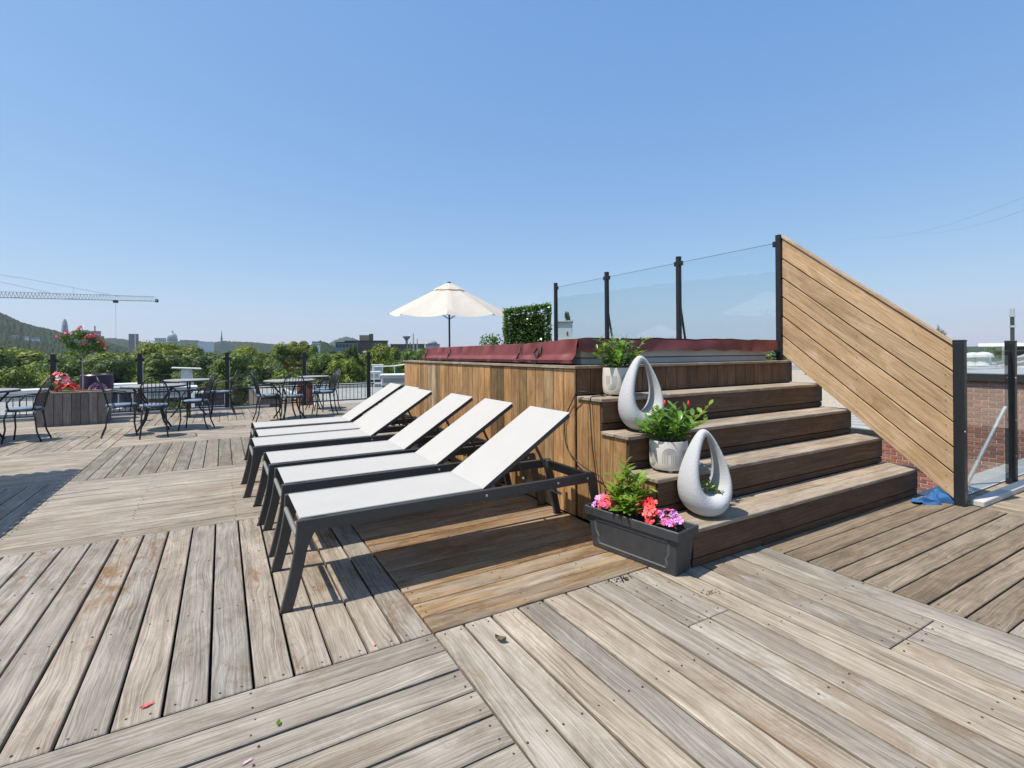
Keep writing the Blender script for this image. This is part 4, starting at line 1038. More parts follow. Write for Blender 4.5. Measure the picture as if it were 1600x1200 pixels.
# ================================================================== PARASOLS, HEDGE
def make_umbrella(loc_, rad_, ztop, zrim, label, nr=8, rot=0.0, tilt=0.0):
    ta = math.atan2(-loc_[1], -loc_[0])-rot
    t = thing('parasol', label, 'parasol', loc_, rot)
    MB().lathe([(0.022, 0.0), (0.022, ztop-0.02)], 10).build('pole', M['black_metal'], t, smooth='auto')
    MB().lathe([(0.26, 0), (0.26, 0.04), (0.05, 0.07), (0.04, 0.25)], 24).build('base', M['black_metal'], t)
    MB().lathe([(0.05, 0), (0.055, 0.02), (0.03, 0.045)], 12, (0, 0, ztop-0.005)).build('finial', M['black_metal'], t)
    mb = MB(); nu, nv = nr*6, 10
    def rr(u, v):
        a = 2*math.pi*u; f = (u*nr) % 1.0; sag = 4*f*(1-f)
        cor = math.cos(math.pi/nr)/math.cos((f-0.5)*2*math.pi/nr)
        r_ = rad_*v*cor*(1-0.035*sag*v)
        z = ztop-(ztop-zrim)*(0.93*v+0.07*v*v)-0.045*sag*v*(1-0.2*v)*rad_/1.35*0.9 - 0.03*sag*v**6
        return (r_*math.cos(a), r_*math.sin(a), z-tilt*r_*math.cos(a-ta))
    mb.grid(lambda u, v: rr(u, 0.03+0.97*v), nu, nv); mb.build('canopy', M['canvas'], t, smooth='auto')
    mb = MB(); mb.grid(lambda u, v: tuple(q+(0.035 if i == 2 else 0) for i, q in enumerate(rr(u, 0.02+0.24*v))), nu, 3); mb.build('vent_cap', M['canvas'], t, smooth='auto')
    for k in range(nr):
        a = 2*math.pi*k/nr
        p = rr(k/nr+1e-6, 1.0); q = rr(k/nr+1e-6, 0.04)
        o = MB().tube([(q[0], q[1], q[2]-0.012), (p[0], p[1], p[2]-0.012)], 0.007, 6).build('rib', M['black_metal'], t)
        m_ = rr(k/nr+1e-6, 0.55)
        MB().tube([(0.03*math.cos(a), 0.03*math.sin(a), zrim-0.12), (m_[0], m_[1], m_[2]-0.015)], 0.006, 6).build('strut', M['black_metal'], t)
        MB().lathe([(0.004, -0.012), (0.012, 0), (0.004, 0.012)], 6, (p[0], p[1], p[2]-0.006)).build('rib_tip', M['black_metal'], t)
    return t
make_umbrella((4.62, 10.85, 0), 1.40, 2.93, 2.22, 'round cream parasol with dark pole standing beyond the hot tub', rot=0.35, tilt=0.085)
make_umbrella((-5.30, 10.1, 0), 1.42, 3.25, 2.60, 'round cream parasol left of the photo seen mirrored in the glass screen', rot=0.2)
sq = thing('square_parasol', 'large square parasol outside the left edge throwing its shadow on the deck', 'parasol', (-4.13, 6.12, 0))
MB().lathe([(0.03, 0), (0.03, 3.0)], 10).build('pole', M['black_metal'], sq)
hs_ = 1.52
mb = MB(); mb.add([(-hs_, -hs_, 2.40), (hs_, -hs_, 2.40), (hs_, hs_, 2.40), (-hs_, hs_, 2.40), (0, 0, 3.0)], [(0, 1, 4), (1, 2, 4), (2, 3, 4), (3, 0, 4)]); mb.build('canopy', M['canvas'], sq)
mb = MB()
nsc = 22
for sx, sy, ax in ((1, 0, 1), (0, 1, 0), (-1, 0, 1), (0, -1, 0)):
    for k in range(nsc):
        a = -hs_+2*hs_*k/nsc; b = a+2*hs_/nsc; m_ = (a+b)/2; out = 0.06
        pts = [(a, 2.398), (b, 2.398), (b-0.01, 2.37), (m_, 2.30), (a+0.01, 2.37)]
        if ax: mb.add([(sx*(hs_+0.10*(2.398-z)/0.098), q, z) for q, z in pts], [(0, 1, 2, 3, 4)])
        else: mb.add([(q, sy*(hs_+0.10*(2.398-z)/0.098), z) for q, z in pts], [(0, 1, 2, 3, 4)])
mb.build('scalloped_valance', M['canvas'], sq)
MB().tube([(0, 0, 2.35), (1.98, 0.33, 2.36)], 0.012, 6).build('pull_cord', M['black_metal'], sq)

hd = thing('hedge_panel', 'clipped artificial hedge block behind the maroon tub cover', 'hedge', (5.06, 8.10, 0), R(-30))
mb = MB(); mb.box((0, 0, 1.12), (0.66, 0.12, 1.78)); mb.build('core', plain('hedge_backing', (0.012, 0.022, 0.010), 0.95), hd)
mb = MB(); mb.box((0, 0, 0.12), (0.86, 0.36, 0.24)); mb.build('base', M['dark_trim'], hd, bevel=0.01)
def hp(n):
    sx, sy, z0, z1 = 0.425, 0.15, 0.30, 2.20
    f = nrng.choice(6, n, p=[.34, .24, .14, .14, .14, 0]); P = np.zeros((n, 3)); NO = np.zeros((n, 3))
    u, v = nrng.uniform(-1, 1, n), nrng.uniform(0, 1, n)
    top = z1-0.14*(1-u)/2*0+0
    for k, (ax, sg) in enumerate(((1, -1), (1, 1), (0, -1), (0, 1), (2, 1))):
        m_ = f == k
        if ax == 1: P[m_] = np.stack([u[m_]*sx, np.full(m_.sum(), sg*sy), z0+v[m_]*(z1-z0)], 1); NO[m_, 1] = sg
        if ax == 0: P[m_] = np.stack([np.full(m_.sum(), sg*sx), u[m_]*sy, z0+v[m_]*(z1-z0)], 1); NO[m_, 0] = sg
        if ax == 2: P[m_] = np.stack([u[m_]*sx, (v[m_]*2-1)*sy, np.full(m_.sum(), z1)], 1); NO[m_, 2] = 1
    P[:, 2] -= (P[:, 2] > 1.5)*0.11*(1-P[:, 0]/sx)/2*(P[:, 2]-1.5)/0.7
    P += nrng.normal(size=(n, 3))*0.022-NO*np.abs(nrng.normal(size=(n, 1)))*0.02
    return P, NO*0.8+np.array([0, 0, 0.25])
V, Q = leaf_cards(11000, hp, 0.027, 0.62, 0.45, nrng)
tag(link('foliage', np_mesh('foliage', V, Q, M['hedge_leaf']), hd), kind='stuff')
for i in range(46):  # scattered white leaves: painted highlights of the glossy hedge foliage
    x_, z_ = rng.uniform(-0.40, 0.42), rng.uniform(1.2, 2.1)
    link('blossom', BLOOM['palepink'][0] if False else leaf_mesh('leaf_glint', 0.03, 0.02, M['pot_white']) if i == 0 else bpy.data.meshes['leaf_glint'], hd, (x_, -0.172, z_), (rng.uniform(-.8, .8), rng.uniform(-.5, .5), rng.uniform(0, 6)), (1, 1, 1)).name = 'leaf_glint'
ts = thing('potted_topiary', 'small leafy bush between the parasol pole and the hedge block', 'plant', (4.42, 8.38, 0))
MB().lathe([(0.16, 0), (0.2, 0.42), (0.19, 0.44), (0, 0.42)], 20, capt=False).build('pot_body', M['trough'], ts)
MB().tube([(0, 0, 0.4), (0.01, 0, 1.0), (0, 0, 1.35)], [0.02, 0.018, 0.012], 7).build('trunk', M['bark'], ts)
def tp_(n):
    d = nrng.normal(size=(n, 3)); d /= np.linalg.norm(d, axis=1)[:, None]
    return np.array([0, 0, 1.50])+d*np.array([0.21, 0.20, 0.17])*nrng.uniform(0.45, 1.08, (n, 1)), d
V, Q = leaf_cards(330, tp_, 0.030, 0.6, 0.5, nrng)
o = link('foliage', np_mesh('foliage', V, Q, M['leaf']), ts); o.color = (1.2, 1.2, 1, 1)

# things of the deck that only the glass mirrors
gp = thing('yellow_cabinet', 'yellow painted cabinet at the right end of the deck outside the frame', 'cabinet', (10.75, 1.05, 0))
mb = MB(); mb.bb(-0.3, 0.3, -0.2, 0.2, 0.05, 1.45); mb.build('body', M['yellow'], gp, bevel=0.01)
for s in (-1, 1):
    mb = MB(); mb.bb(0.005 if s > 0 else -0.28, 0.28 if s > 0 else -0.005, 0.2005, 0.216, 0.08, 1.42); mb.build('door', M['yellow'], gp, bevel=0.006)
# ================================================================== NEIGHBOURING ROOFS
def block(parent, name, x0, x1, y0, y1, z0, z1, m, bevel=0.0):
    return MB().bb(x0, x1, y0, y1, z0, z1).build(name, m, parent, bevel=bevel, loc=-Vector(parent.location))

# --- brick building on the right (east) side
bb_ = thing('brick_building', 'red brown brick building beyond the right glass fence with a low and a high wing', 'building', (13.0, 2.0, GZ))
block(bb_, 'wall', 13.004, 24, -3.0, 4.52, GZ, 0.66, M['mortar'])
block(bb_, 'wall', 16.0, 24, 4.521, 12.0, GZ, 0.66, M['mortar'])
block(bb_, 'roof', 16.0, 24, 4.61, 12.0, 0.662, 0.815, M['roof_metal'])
block(bb_, 'wall', 13.004, 15.99, 4.52, 16.0, GZ, -0.66, M['mortar'])
block(bb_, 'coping', 12.93, 24.1, -3.0, 4.60, 0.66, 0.80, M['dark_trim'])
block(bb_, 'roof', 13.10, 24.0, -2.9, 4.50, 0.80, 0.815, M['roof_metal'])
block(bb_, 'coping', 12.95, 15.98, 4.61, 16.1, -0.66, -0.575, M['dark_trim'])
block(bb_, 'roof', 13.08, 15.97, 4.62, 16.0, -0.575, -0.56, M['roof_metal'])
for k in range(5): block(bb_, 'roof_seam', 13.5+k*0.5, 13.53+k*0.5, 4.64, 15.9, -0.56, -0.53, M['roof_metal'])
bl_pos = []
for row in range(36):
    z = 0.62-row*0.075
    offs = (row % 2)*0.11
    y = 0.2+offs
    while y < 7.2:
        w_ = 0.212
        if not (y+w_ > 4.5 and z > -0.70):
            bl_pos.append((y+w_/2, z))
        y += 0.222
def bvis(p):
    q = project((13.0, p[0], p[1]))
    if not q: return 9e9
    ok = (1505 < q[0] < 1608 and 570 < q[1] < 755) or (1365 < q[0] < 1490 and 655 < q[1] < 790)
    return (0 if ok else 1000)+q[2]
bl_pos.sort(key=bvis)
bm_ = MB().box((0, 0, 0), (0.05, 0.209, 0.063)).mesh('brick', M['brick'], bevel=0.004)
for i, (y, z) in enumerate(bl_pos[:300]):
    v = rng.uniform(0.65, 1.25); link('brick', bm_, bb_, Vector((13.020+rng.uniform(-.004, .004), y, z))-Vector(bb_.location), color=(v, v*rng.uniform(0.85, 1.1), v*rng.uniform(0.85, 1.1)))
mb = MB()
for y, z in bl_pos[300:]: mb.box((13.018, y, z), (0.05, 0.209, 0.063))
tag(mb.build('distant_bricks', M['brick'], bb_, loc=-Vector(bb_.location)), kind='stuff')
# rooftop things on the high wing
def vent(px, d, pyb, h, label, group='white roof vents on the brick building'):
    p = at(px, d, pyb); t = thing('roof_vent', label, 'roof vent', p)
    MB().lathe([(0.16, 0), (0.14, h*0.6), (0.10, h*0.62)], 14).build('base', M['white_paint'], t, smooth='auto')
    MB().lathe([(0.10, h*0.55), (0.21, h*0.62), (0.20, h*0.80), (0.10, h*0.97), (0.02, h)], 14).build('hood', M['white_paint'], t, smooth='auto')
    tag(t, group=group); return t
vent(1521, 13.6, 571, 0.36, 'left one of the two white mushroom roof vents above the brick wall')
vent(1537, 13.2, 571, 0.36, 'right one of the two white mushroom roof vents above the brick wall')
pt = thing('rooftop_penthouse', 'pale rooftop penthouse with a flat white eave at the right edge', 'building', (19.5, 1.0, 0.815))
b_ = Vector((20.0, 3.0, 0.815))
pt.location = b_
MB().bb(-0.4, 3.5, -5.2, 2.35, 0.004, 0.545).build('wall', M['white_paint'], pt)
MB().bb(-0.44, -0.401, -5.1, 2.25, 0.28, 0.53).build('grey_panel', M['dark_trim'], pt)
for k in range(4): MB().bb(-0.46, -0.401, -5.0, 2.2, 0.03+k*0.06, 0.06+k*0.06).build('louvre', M['roof_metal'], pt)
MB().bb(-0.8, 3.7, -5.4, 2.75, 0.546, 0.64).build('eave', M['white_paint'], pt)
rp = thing('roof_stair', 'white slanting stair hood beside the rooftop penthouse', 'stair', (17.9, 4.45, 0.815))
MB().prism([(-0.35, 0), (0.45, 0), (0.45, 0.10), (-0.35, 0.47)][::-1], -0.3, 0.3, 'x').build('hood', M['white_paint'], rp)
for k in range(2): MB().prism([(-0.36, 0.36-0.15*k), (0.46, -0.0+0.14-0.12*k), (0.46, 0.10-0.12*k), (-0.36, 0.32-0.15*k)][::-1], -0.33, -0.301, 'x').build('trim', M['roof_metal'], rp)
vp = at(1582, 15.6, 534); fp = thing('flue_pipe', 'tall thin dark flue pipe with a bright collar on the penthouse roof', 'pipe', vp)
MB().lathe([(0.05, -0.3), (0.05, 0.80)], 10).build('pipe', M['dark_trim'], fp, smooth='auto')
for z in (0.45, 0.78): MB().lathe([(0.075, z), (0.075, z+0.06)], 12).build('collar', M['steel'], fp)
MB().lathe([(0.06, 0.84), (0.06, 1.03), (0.02, 1.06)], 12).build('cowl', M['steel'], fp, smooth='auto')

# --- beyond the stairs: lower roofs and a red brick house
rh = thing('red_brick_house', 'orange red brick house with a white base seen between stairs and wooden screen', 'house', at(1275, 62, 590))
z_ = rh.location.z; rh.location.z = GZ; rh.rotation_euler.z = facing(1275)
MB().bb(-9, 9, 0, 8, 0, -2.25-GZ).build('base_wall', M['white_paint'], rh)
MB().bb(-9, 9, 0.01, 8, -2.249-GZ, -1.10-GZ).build('wall', M['brick_far'], rh)
MB().bb(-9.2, 9.2, -0.2, 8.2, -1.099-GZ, -0.80-GZ).build('cornice', M['dark_trim'], rh)
for k in range(14): 
    fr = MB().bb(-8.6+k*1.25, -7.9+k*1.25, -0.04, 0.004, -2.9-GZ, -2.35-GZ).build('window', M['window_dark'], rh)
for k in range(5):
    c = thing('rooftop_box', ['white cooling box left of the dark beam gap', 'second white cooling box on the red house', 'third white cooling box on the red house', 'fourth white cooling box on the red house', 'last white cooling box on the red house'][k], 'cooling box', at(1243+k*16, 64, 576)); c.rotation_euler.z = facing(1260)
    c.location.z = -0.798; tag(c, group='white cooling boxes on the red house')
    MB().bb(-0.55, 0.55, -0.4, 0.4, 0, 0.9+0.3*(k % 2)).build('case', M['white_paint'], c, bevel=0.03); MB().bb(-0.3, 0.3, -0.42, -0.401, 0.25, 0.7).build('grille', M['dark_trim'], c)
gb = thing('garage_block', 'low pale block with a dark flat roof edge behind the stairs', 'building', at(1320, 30, 600)); gb.location.z = GZ; gb.rotation_euler.z = facing(1320)
MB().bb(-3.0, 3.5, 0, 6, 0, -1.02-GZ).build('wall', M['white_paint'], gb)
MB().bb(-3.2, 3.7, -0.25, 6.2, -1.018-GZ, -0.62-GZ).build('roof', M['dark_trim'], gb)

# --- roofs behind the far glass fence
def roofblock(label, x0, x1, y0, y1, z1, m_wall, m_roof, lip=0.14):
    t = thing('flat_roofed_house', label, 'house', ((x0+x1)/2, (y0+y1)/2, GZ))
    block(t, 'wall', x0, x1, y0, y1, GZ, z1-0.02, m_wall)
    block(t, 'roof', x0+0.12, x1-0.12, y0+0.12, y1-0.12, z1-0.018, z1-0.004, m_roof)
    for a in ((x0, x1, y0-0.02, y0+0.12), (x0, x1, y1-0.12, y1+0.02), (x0-0.02, x0+0.12, y0+0.121, y1-0.121), (x1-0.12, x1+0.02, y0+0.121, y1-0.121)):
        block(t, 'parapet', a[0], a[1], a[2], a[3], z1-0.017, z1+lip, M['concrete'] if lip > 0.1 else M['dark_trim'])
    return t
roofblock('flat roofed house with a grey gravel roof behind the farthest lounger', 2.55, 9.5, 16.2, 27, -0.50, M['tan_wall'], M['roof_grey'])
roofblock('brown brick house with a dark parapet beyond the gravel roof', 1.6, 12.0, 29, 40, -1.0, M['brown_wall'], M['roof_grey'], 0.06)
roofblock('low house with a pale roof behind the wooden flower box', -9.5, -2.75, 19.5, 29, -0.50, M['concrete'], M['roof_grey'])
roofblock('low house with a dark roof edge left of the flower box', -14, -4.2, 15.6, 18.6, -0.85, M['grey_wall'], M['roof_grey'], 0.09)
ch = thing('brick_chimney', 'short red brick chimney block with a pale cap behind the right bistro table', 'chimney', (2.25, 16.9, -0.6))
MB().bb(-0.20, 0.20, -0.25, 0.25, 0, 1.02).build('stack', M['brick_far'], ch); MB().bb(-0.25, 0.25, -0.3, 0.3, 1.021, 1.10).build('cap', M['concrete'], ch)
def ac(px, d, py, w_, h, dp, label, name='air_conditioner', cat='air conditioner'):
    p = at(px, d, py); t = thing(name, label, cat, p, facing(px))
    MB().bb(-w_/2, w_/2, -dp/2, dp/2, 0.04, h).build('case', M['white_paint'], t, bevel=0.02)
    MB().bb(-w_/2-0.04, w_/2+0.04, -dp/2-0.04, dp/2+0.04, h+0.001, h+0.06).build('lid', M['white_paint'], t, bevel=0.01)
    for k in range(4): MB().bb(-w_/2+0.08, w_/2-0.08, -dp/2-0.014, -dp/2-0.002, 0.15+k*(h-0.2)/4, 0.15+(k+0.55)*(h-0.2)/4).build('slat', M['roof_metal'], t)
    MB().bb(-w_/2+0.05, w_/2-0.05, -dp/2+0.05, dp/2-0.05, -0.10, 0.039).build('foot', M['dark_trim'], t)
    return t
ac(619, 17.5, 603, 1.0, 0.36, 0.9, 'white ribbed roof unit beside the end of the wooden wall')
ac(585, 27.0, 594, 0.62, 0.42, 0.6, 'small pale blue white box on the far parapet right of the fence post')
ac(590, 33.0, 584, 0.7, 0.55, 0.7, 'cream vent housing beyond the small white box')
pr = thing('pipe_railing', 'white pipe railing on the roof beyond the end of the wooden wall', 'railing', at(608, 26, 581)); pr.rotation_euler.z = facing(608)
MB().tube([(-0.78, 0, 0.28), (0.28, 0, 0.30)], 0.028, 8).build('rail', M['white_paint'], pr); MB().tube([(0.28, 0, 0.30), (0.85, -1.2, 0.42)], 0.032, 8).build('rail', M['white_paint'], pr)
for x_ in (-0.76, 0.28): MB().tube([(x_, 0, -0.9), (x_, 0, 0.28)], 0.022, 8).build('upright', M['white_paint'], pr)
def wing(px, d, py, label):
    p = at(px, d, py); t = thing('roof_exhaust', label, 'roof exhaust', p, facing(px))
    MB().lathe([(0.34, -0.6), (0.26, 0.2), (0.22, 0.62)], 16).build('stack', M['white_paint'], t, smooth='auto'); MB().box((0, 0, 0.66), (1.25, 0.8, 0.07), 0, 0.06).build('plate', M['white_paint'], t, bevel=0.02)
    return t
wing(292, 25, 596, 'white mushroom exhaust with a wide flat plate left of the fence post')
sk = thing('skylight', 'white framed skylight box beyond the glass at the left bistro set', 'skylight', at(328, 18.0, 634)); sk.rotation_euler.z = facing(328)
MB().prism([(-0.5, -0.35), (0.5, -0.35), (0.42, 0.52), (-0.22, 0.56)], -0.55, 0.55, 'x').build('box', M['white_paint'], sk, bevel=0.015)
MB().box((0, -0.37, 0.18), (0.9, 0.02, 0.62)).build('pane', M['window_dark'], sk)
dm = thing('roof_dormer', 'white framed dormer with dark panes right of the flower box', 'dormer', at(197, 17.0, 650)); dm.rotation_euler.z = facing(197)
MB().bb(-0.62, 0.62, 0, 1.2, -0.4, 0.92).build('wall', M['white_paint'], dm); MB().bb(-0.72, 0.72, -0.08, 1.3, 0.921, 0.98).build('roof', M['roof_metal'], dm)
for k in range(3):
    f_ = MB().bb(-0.52+k*0.36, -0.22+k*0.36, -0.02, 0.004, -0.1, 0.78).build('window', M['window_dark'], dm)
    MB().bb(-0.54+k*0.36, -0.52+k*0.36, -0.03, 0.003, -0.1, 0.78).build('frame', M['white_paint'], f_)
for i, (px, d, py, w_, h, lb) in enumerate(((38, 20.5, 628, 1.6, 0.45, 'long white roof box behind the chair at the left edge'), (186, 22.5, 612, 1.3, 0.30, 'flat grey roof hatch behind the purple pot'), (265, 21, 622, 1.9, 0.42, 'long white roof box behind the left bistro table'))):
    ac(px, d, py, w_, h, 1.0, lb, 'roof_box', 'roof box')
# picket railing just beyond the far fence
pk = thing('picket_railing', 'dark metal railing of thin upright bars right behind the far glass fence', 'railing', (0.5, 13.72, 0))
block(pk, 'rail', -11.0, 3.6, 13.70, 13.74, 0.46, 0.49, M['black_metal']); block(pk, 'rail', -11.0, 3.6, 13.70, 13.74, 0.05, 0.08, M['black_metal'])
mb = MB()
for k in range(146): mb.bb(-10.95+k*0.1, -10.938+k*0.1, 13.714, 13.726, 0.08, 0.46)
tag(mb.build('bars', M['black_metal'], pk, loc=-Vector(pk.location)), kind='stuff')
# white rooftop house behind the windscreen post
wh = thing('rooftop_house', 'small white rooftop house with a pipe rail behind the first windscreen post', 'building', at(881, 60, 545)); wh.location.z = GZ; wh.rotation_euler.z = facing(881)
MB().bb(-5, 6, 0, 8, 0, 0.6-GZ).build('lower_wall', M['tan_wall'], wh)
MB().bb(-0.9, 1.0, 0.5, 3.5, 0.601-GZ, 4.9-GZ).build('wall', M['white_paint'], wh); MB().bb(-1.05, 1.15, 0.35, 3.65, 4.901-GZ, 5.1-GZ).build('roof', M['roof_metal'], wh)
f_ = MB().bb(0.35, 0.52, 0.47, 0.499, 3.3-GZ, 3.75-GZ).build('window', M['window_dark'], wh)
for z in (2.9, 5.0): MB().tube([(-1.2, -0.1, z-GZ), (1.0, -0.1, z-GZ)], 0.04, 6).build('rail', M['white_paint'], wh)
MB().tube([(-1.2, -0.1, 0.6-GZ), (-1.2, -0.1, 5.0-GZ)], 0.04, 6).build('upright', M['white_paint'], wh)
nb = thing('neighbour_terrace', 'flat neighbouring roof terrace far left outside the frame', 'building', (-12.5, 22.0, GZ))
MB().bb(-4, 3, -1.5, 4, 0, 11.9).build('wall', M['concrete'], nb)
make_umbrella((-12.3, 21.5, -0.1), 1.40, 2.98, 2.35, 'cream parasol on the neighbouring terrace mirrored small in the windscreen')

# ================================================================== CITY ON THE SKYLINE
def bldg(name, label, cat, px, d, pyt, w_px, dep, m, win=None, pyb=None):
    w_ = w_px*d/778.0; top = at(px, d, pyt).z
    t = thing(name, label, cat, at(px, d)); t.location.z = GZ; t.rotation_euler.z = facing(px)
    MB().bb(-w_/2, w_/2, 0, dep, 0, top-GZ).build('wall', m, t)
    MB().bb(-w_/2-0.01*w_, w_/2+0.01*w_, -0.01*w_, dep*1.01, top-GZ+0.001, top-GZ+0.012*w_+0.4).build('roof', M['dark_trim'] if m is not M['white_paint'] else M['roof_metal'], t)
    if win:
        nx, nz_, fz = win; z1 = top-GZ; z0 = z1-fz
        wm = MB().bb(-w_*0.32/nx, w_*0.32/nx, -0.06*w_/nx, 0.0, 0, (z1-z0)/nz_*0.55).mesh('window', M['window_dark'])
        for i in range(nx):
            for j in range(nz_): link('window', wm, t, (-w_/2+w_*(i+0.5)/nx, 0, z0+(z1-z0)*(j+0.25)/nz_))
    return t, w_, top
# brown office block with penthouse
t, w_, top = bldg('office_building', 'brown office block with a roof penthouse above the trees right of centre', 'building', 573, 260, 534, 64, 30, M['brown_wall'], (9, 3, 7.5))
for x0, x1 in ((-w_*0.50-0.3, -w_*0.20),): MB().bb(x0, x1, -0.6, 6, 0, top-GZ-0.6).build('stair_tower', M['tan_wall'], t)
MB().bb(-w_*0.17, w_*0.15, 4, 18, top-GZ+0.5, top-GZ+3.6).build('penthouse', M['tan_wall'], t); MB().bb(w_*0.06, w_*0.16, 3.5, 9, top-GZ+0.5, top-GZ+4.3).build('penthouse', M['brown_wall'], t)
bldg('warehouse', 'long low grey roofed block left of the brown office block', 'building', 540, 250, 536, 30, 25, M['grey_wall'], (6, 1, 3))
t, w_, top = bldg('industrial_block', 'long brown block with tan chimneys left of the tub cover', 'building', 637, 330, 539, 52, 30, M['brown_wall'], (10, 2, 6))
for px in (-0.02, 0.06): MB().bb(w_*px, w_*(px+0.03), -1, 2, top-GZ-4, top-GZ+1.6).build('chimney', M['tan_wall'], t)
p = at(635.5, 340); wt = thing('water_tower', 'pale funnel shaped water tower above the long brown block', 'water tower', (p.x, p.y, GZ))
zt_ = at(635.5, 340, 525.5).z-GZ
MB().lathe([(0.9, 0), (0.8, zt_-3.2), (1.1, zt_-2.4), (2.6, zt_-0.5), (2.7, zt_), (0, zt_+0.3)], 16, capt=False).build('tank', M['grey_wall'], wt, smooth='auto')
def mast(px, d, pyt, label):
    p = at(px, d); t = thing('antenna_mast', label, 'antenna mast', (p.x, p.y, GZ)); zt_ = at(px, d, pyt).z-GZ; w0 = 1.0
    for k in range(3):
        a = k*2.094; MB().tube([(w0*math.cos(a), w0*math.sin(a), 0), (0.12*math.cos(a), 0.12*math.sin(a), zt_)], 0.09, 5).build('leg', M['steel'], t)
    mb = MB()
    for j in range(14):
        z0 = zt_*j/14; z1 = zt_*(j+1)/14; r0 = w0+(0.12-w0)*j/14; r1 = w0+(0.12-w0)*(j+1)/14
        for k in range(3): mb.tube([(r0*math.cos(k*2.094), r0*math.sin(k*2.094), z0), (r1*math.cos((k+1)*2.094), r1*math.sin((k+1)*2.094), z1)], 0.05, 4)
    mb.build('bracing', M['steel'], t)
    return t
mast(646, 210, 521, 'taller thin lattice antenna mast left of the parasol')
mast(652, 240, 529, 'shorter thin lattice antenna mast left of the parasol')
t, w_, top = bldg('domed_block', 'far blue grey block with a low domed roof left of the parasol pole', 'building', 676, 900, 538, 22, 40, M['grey_wall'])
MB().lathe([(w_*0.36, 0), (w_*0.32, w_*0.14), (w_*0.18, w_*0.25), (0.01, w_*0.28)], 20, (0, 20, top-GZ+0.5)).build('dome', M['grey_wall'], t, smooth=True)
# apartment towers etc.
t, w_, top = bldg('apartment_tower', 'brown and pale apartment tower above the trees left of the dome', 'building', 209, 1500, 522, 12.5, 25, M['brown_wall'], (6, 8, 40))
MB().bb(w_*0.10, w_*0.22, -0.4, 2, 0, top-GZ-1).build('pale_strip', M['white_paint'], t)
bldg('white_building', 'low white building on the skyline just left of the dome', 'building', 251, 1700, 528.5, 15, 30, M['white_paint'], (6, 2, 12))
# basilica
p = at(269.5, 2300); bs = thing('domed_basilica', 'domed basilica with a lantern on the skyline', 'church', (p.x, p.y, GZ)); bs.rotation_euler.z = facing(269.5)
S = 2300/778.0; zz = lambda py: at(269.5, 2300, py).z-GZ
MB().bb(-14*S, 22*S, 0, 40, 0, zz(534)).build('nave', M['grey_wall'], bs)
MB().bb(10*S, 21*S, 4, 34, zz(534), zz(531)).build('side_block', M['grey_wall'], bs)
MB().lathe([(6.6*S, 0), (6.6*S, zz(527.5)-zz(534)), (7.0*S, zz(527)-zz(534))], 24, (0, 18, zz(534))).build('drum', M['copper'], bs, smooth='auto')
zb = zz(527); MB().lathe([(6.4*S, 0), (6.1*S, 2.2*S), (5.2*S, 4.4*S), (3.6*S, 6.2*S), (1.6*S, 7.3*S), (0.01, 7.6*S)], 24, (0, 18, zb)).build('dome', M['copper'], bs, smooth=True)
MB().lathe([(1.5*S, 0), (1.5*S, 2.2*S), (1.0*S, 3.0*S), (0.25*S, 3.8*S), (0.15*S, 6.0*S)], 12, (0, 18, zb+7.0*S)).build('lantern', M['copper'], bs, smooth='auto')
for k in range(10):
    a = math.pi+math.pi*(k+0.5)/10; MB().box((6.62*S*math.cos(a), 18+6.62*S*math.sin(a), zz(531)), (1.0*S, 1.0*S, 3.6*S), a).build('window', M['window_dark'], bs)
bldg('long_hall', 'long low green white hall between dome and spire', 'building', 322, 1700, 534.5, 22, 30, M['white_paint'])
bldg('college_block', 'grey block with a small turret right of the dome', 'building', 300, 2000, 532, 18, 30, M['grey_wall'], (8, 2, 10))
p = at(346.5, 1500); cs = thing('spired_church', 'church with a slim dark spire on the skyline right of the dome', 'church', (p.x, p.y, GZ)); cs.rotation_euler.z = facing(346.5)
S = 1500/778.0; zz = lambda py: at(346.5, 1500, py).z-GZ
MB().bb(-1.3*S, 1.3*S, 0, 2.6*S, 0, zz(531)).build('tower', M['grey_wall'], cs)
MB().lathe([(1.5*S, 0), (0.75*S, 6*S), (0.08*S, zz(515)-zz(531))], 8, (0, 1.3*S, zz(531))).build('spire', M['dark_trim'], cs)
MB().prism([(1.3*S, 0), (9*S, 0), (9*S, zz(537)), (5*S, zz(534)), (1.3*S, zz(536))], 0, 10*S).build('nave', M['grey_wall'], cs)
# university tower group on the hill
p = at(101.5, 1900); ut = thing('university_tower', 'slim rounded grey tower on the wooded slope at left', 'tower', (p.x, p.y, GZ)); ut.rotation_euler.z = facing(101)
S = 1900/778.0; zz = lambda py: at(101.5, 1900, py).z-GZ; zb = zz(520)
MB().lathe([(4.2*S, 0), (4.2*S, zb), (4.1*S, zb+6*S), (3.4*S, zb+13*S), (2.3*S, zb+18.5*S), (1.3*S, zb+21*S), (0.01, zb+22*S)], 12, capt=False).build('shaft', M['grey_wall'], ut, smooth=False)
for k in range(5): MB().box((-3+1.5*k, -3.9*S, zb+6*S), (0.5*S, 0.6*S, 11*S)).build('window_strip', M['window_dark'], ut)
t, w_, top = bldg('hillside_block', 'long grey block with a chimney beside the rounded tower', 'building', 136, 1800, 517.5, 34, 40, M['grey_wall'], (12, 2, 22))
MB().bb(w_*0.26, w_*0.31, -2, 4, top-GZ-20, top-GZ+20).build('chimney', M['dark_trim'], t); MB().bb(-w_*0.10, w_*0.06, 6, 20, top-GZ+0.4, top-GZ+5).build('roof_block', M['copper'], t)
bldg('lower_block', 'dark low block at the foot of the long grey block', 'building', 151, 1500, 525.5, 18, 30, M['brown_wall'], (7, 2, 14))
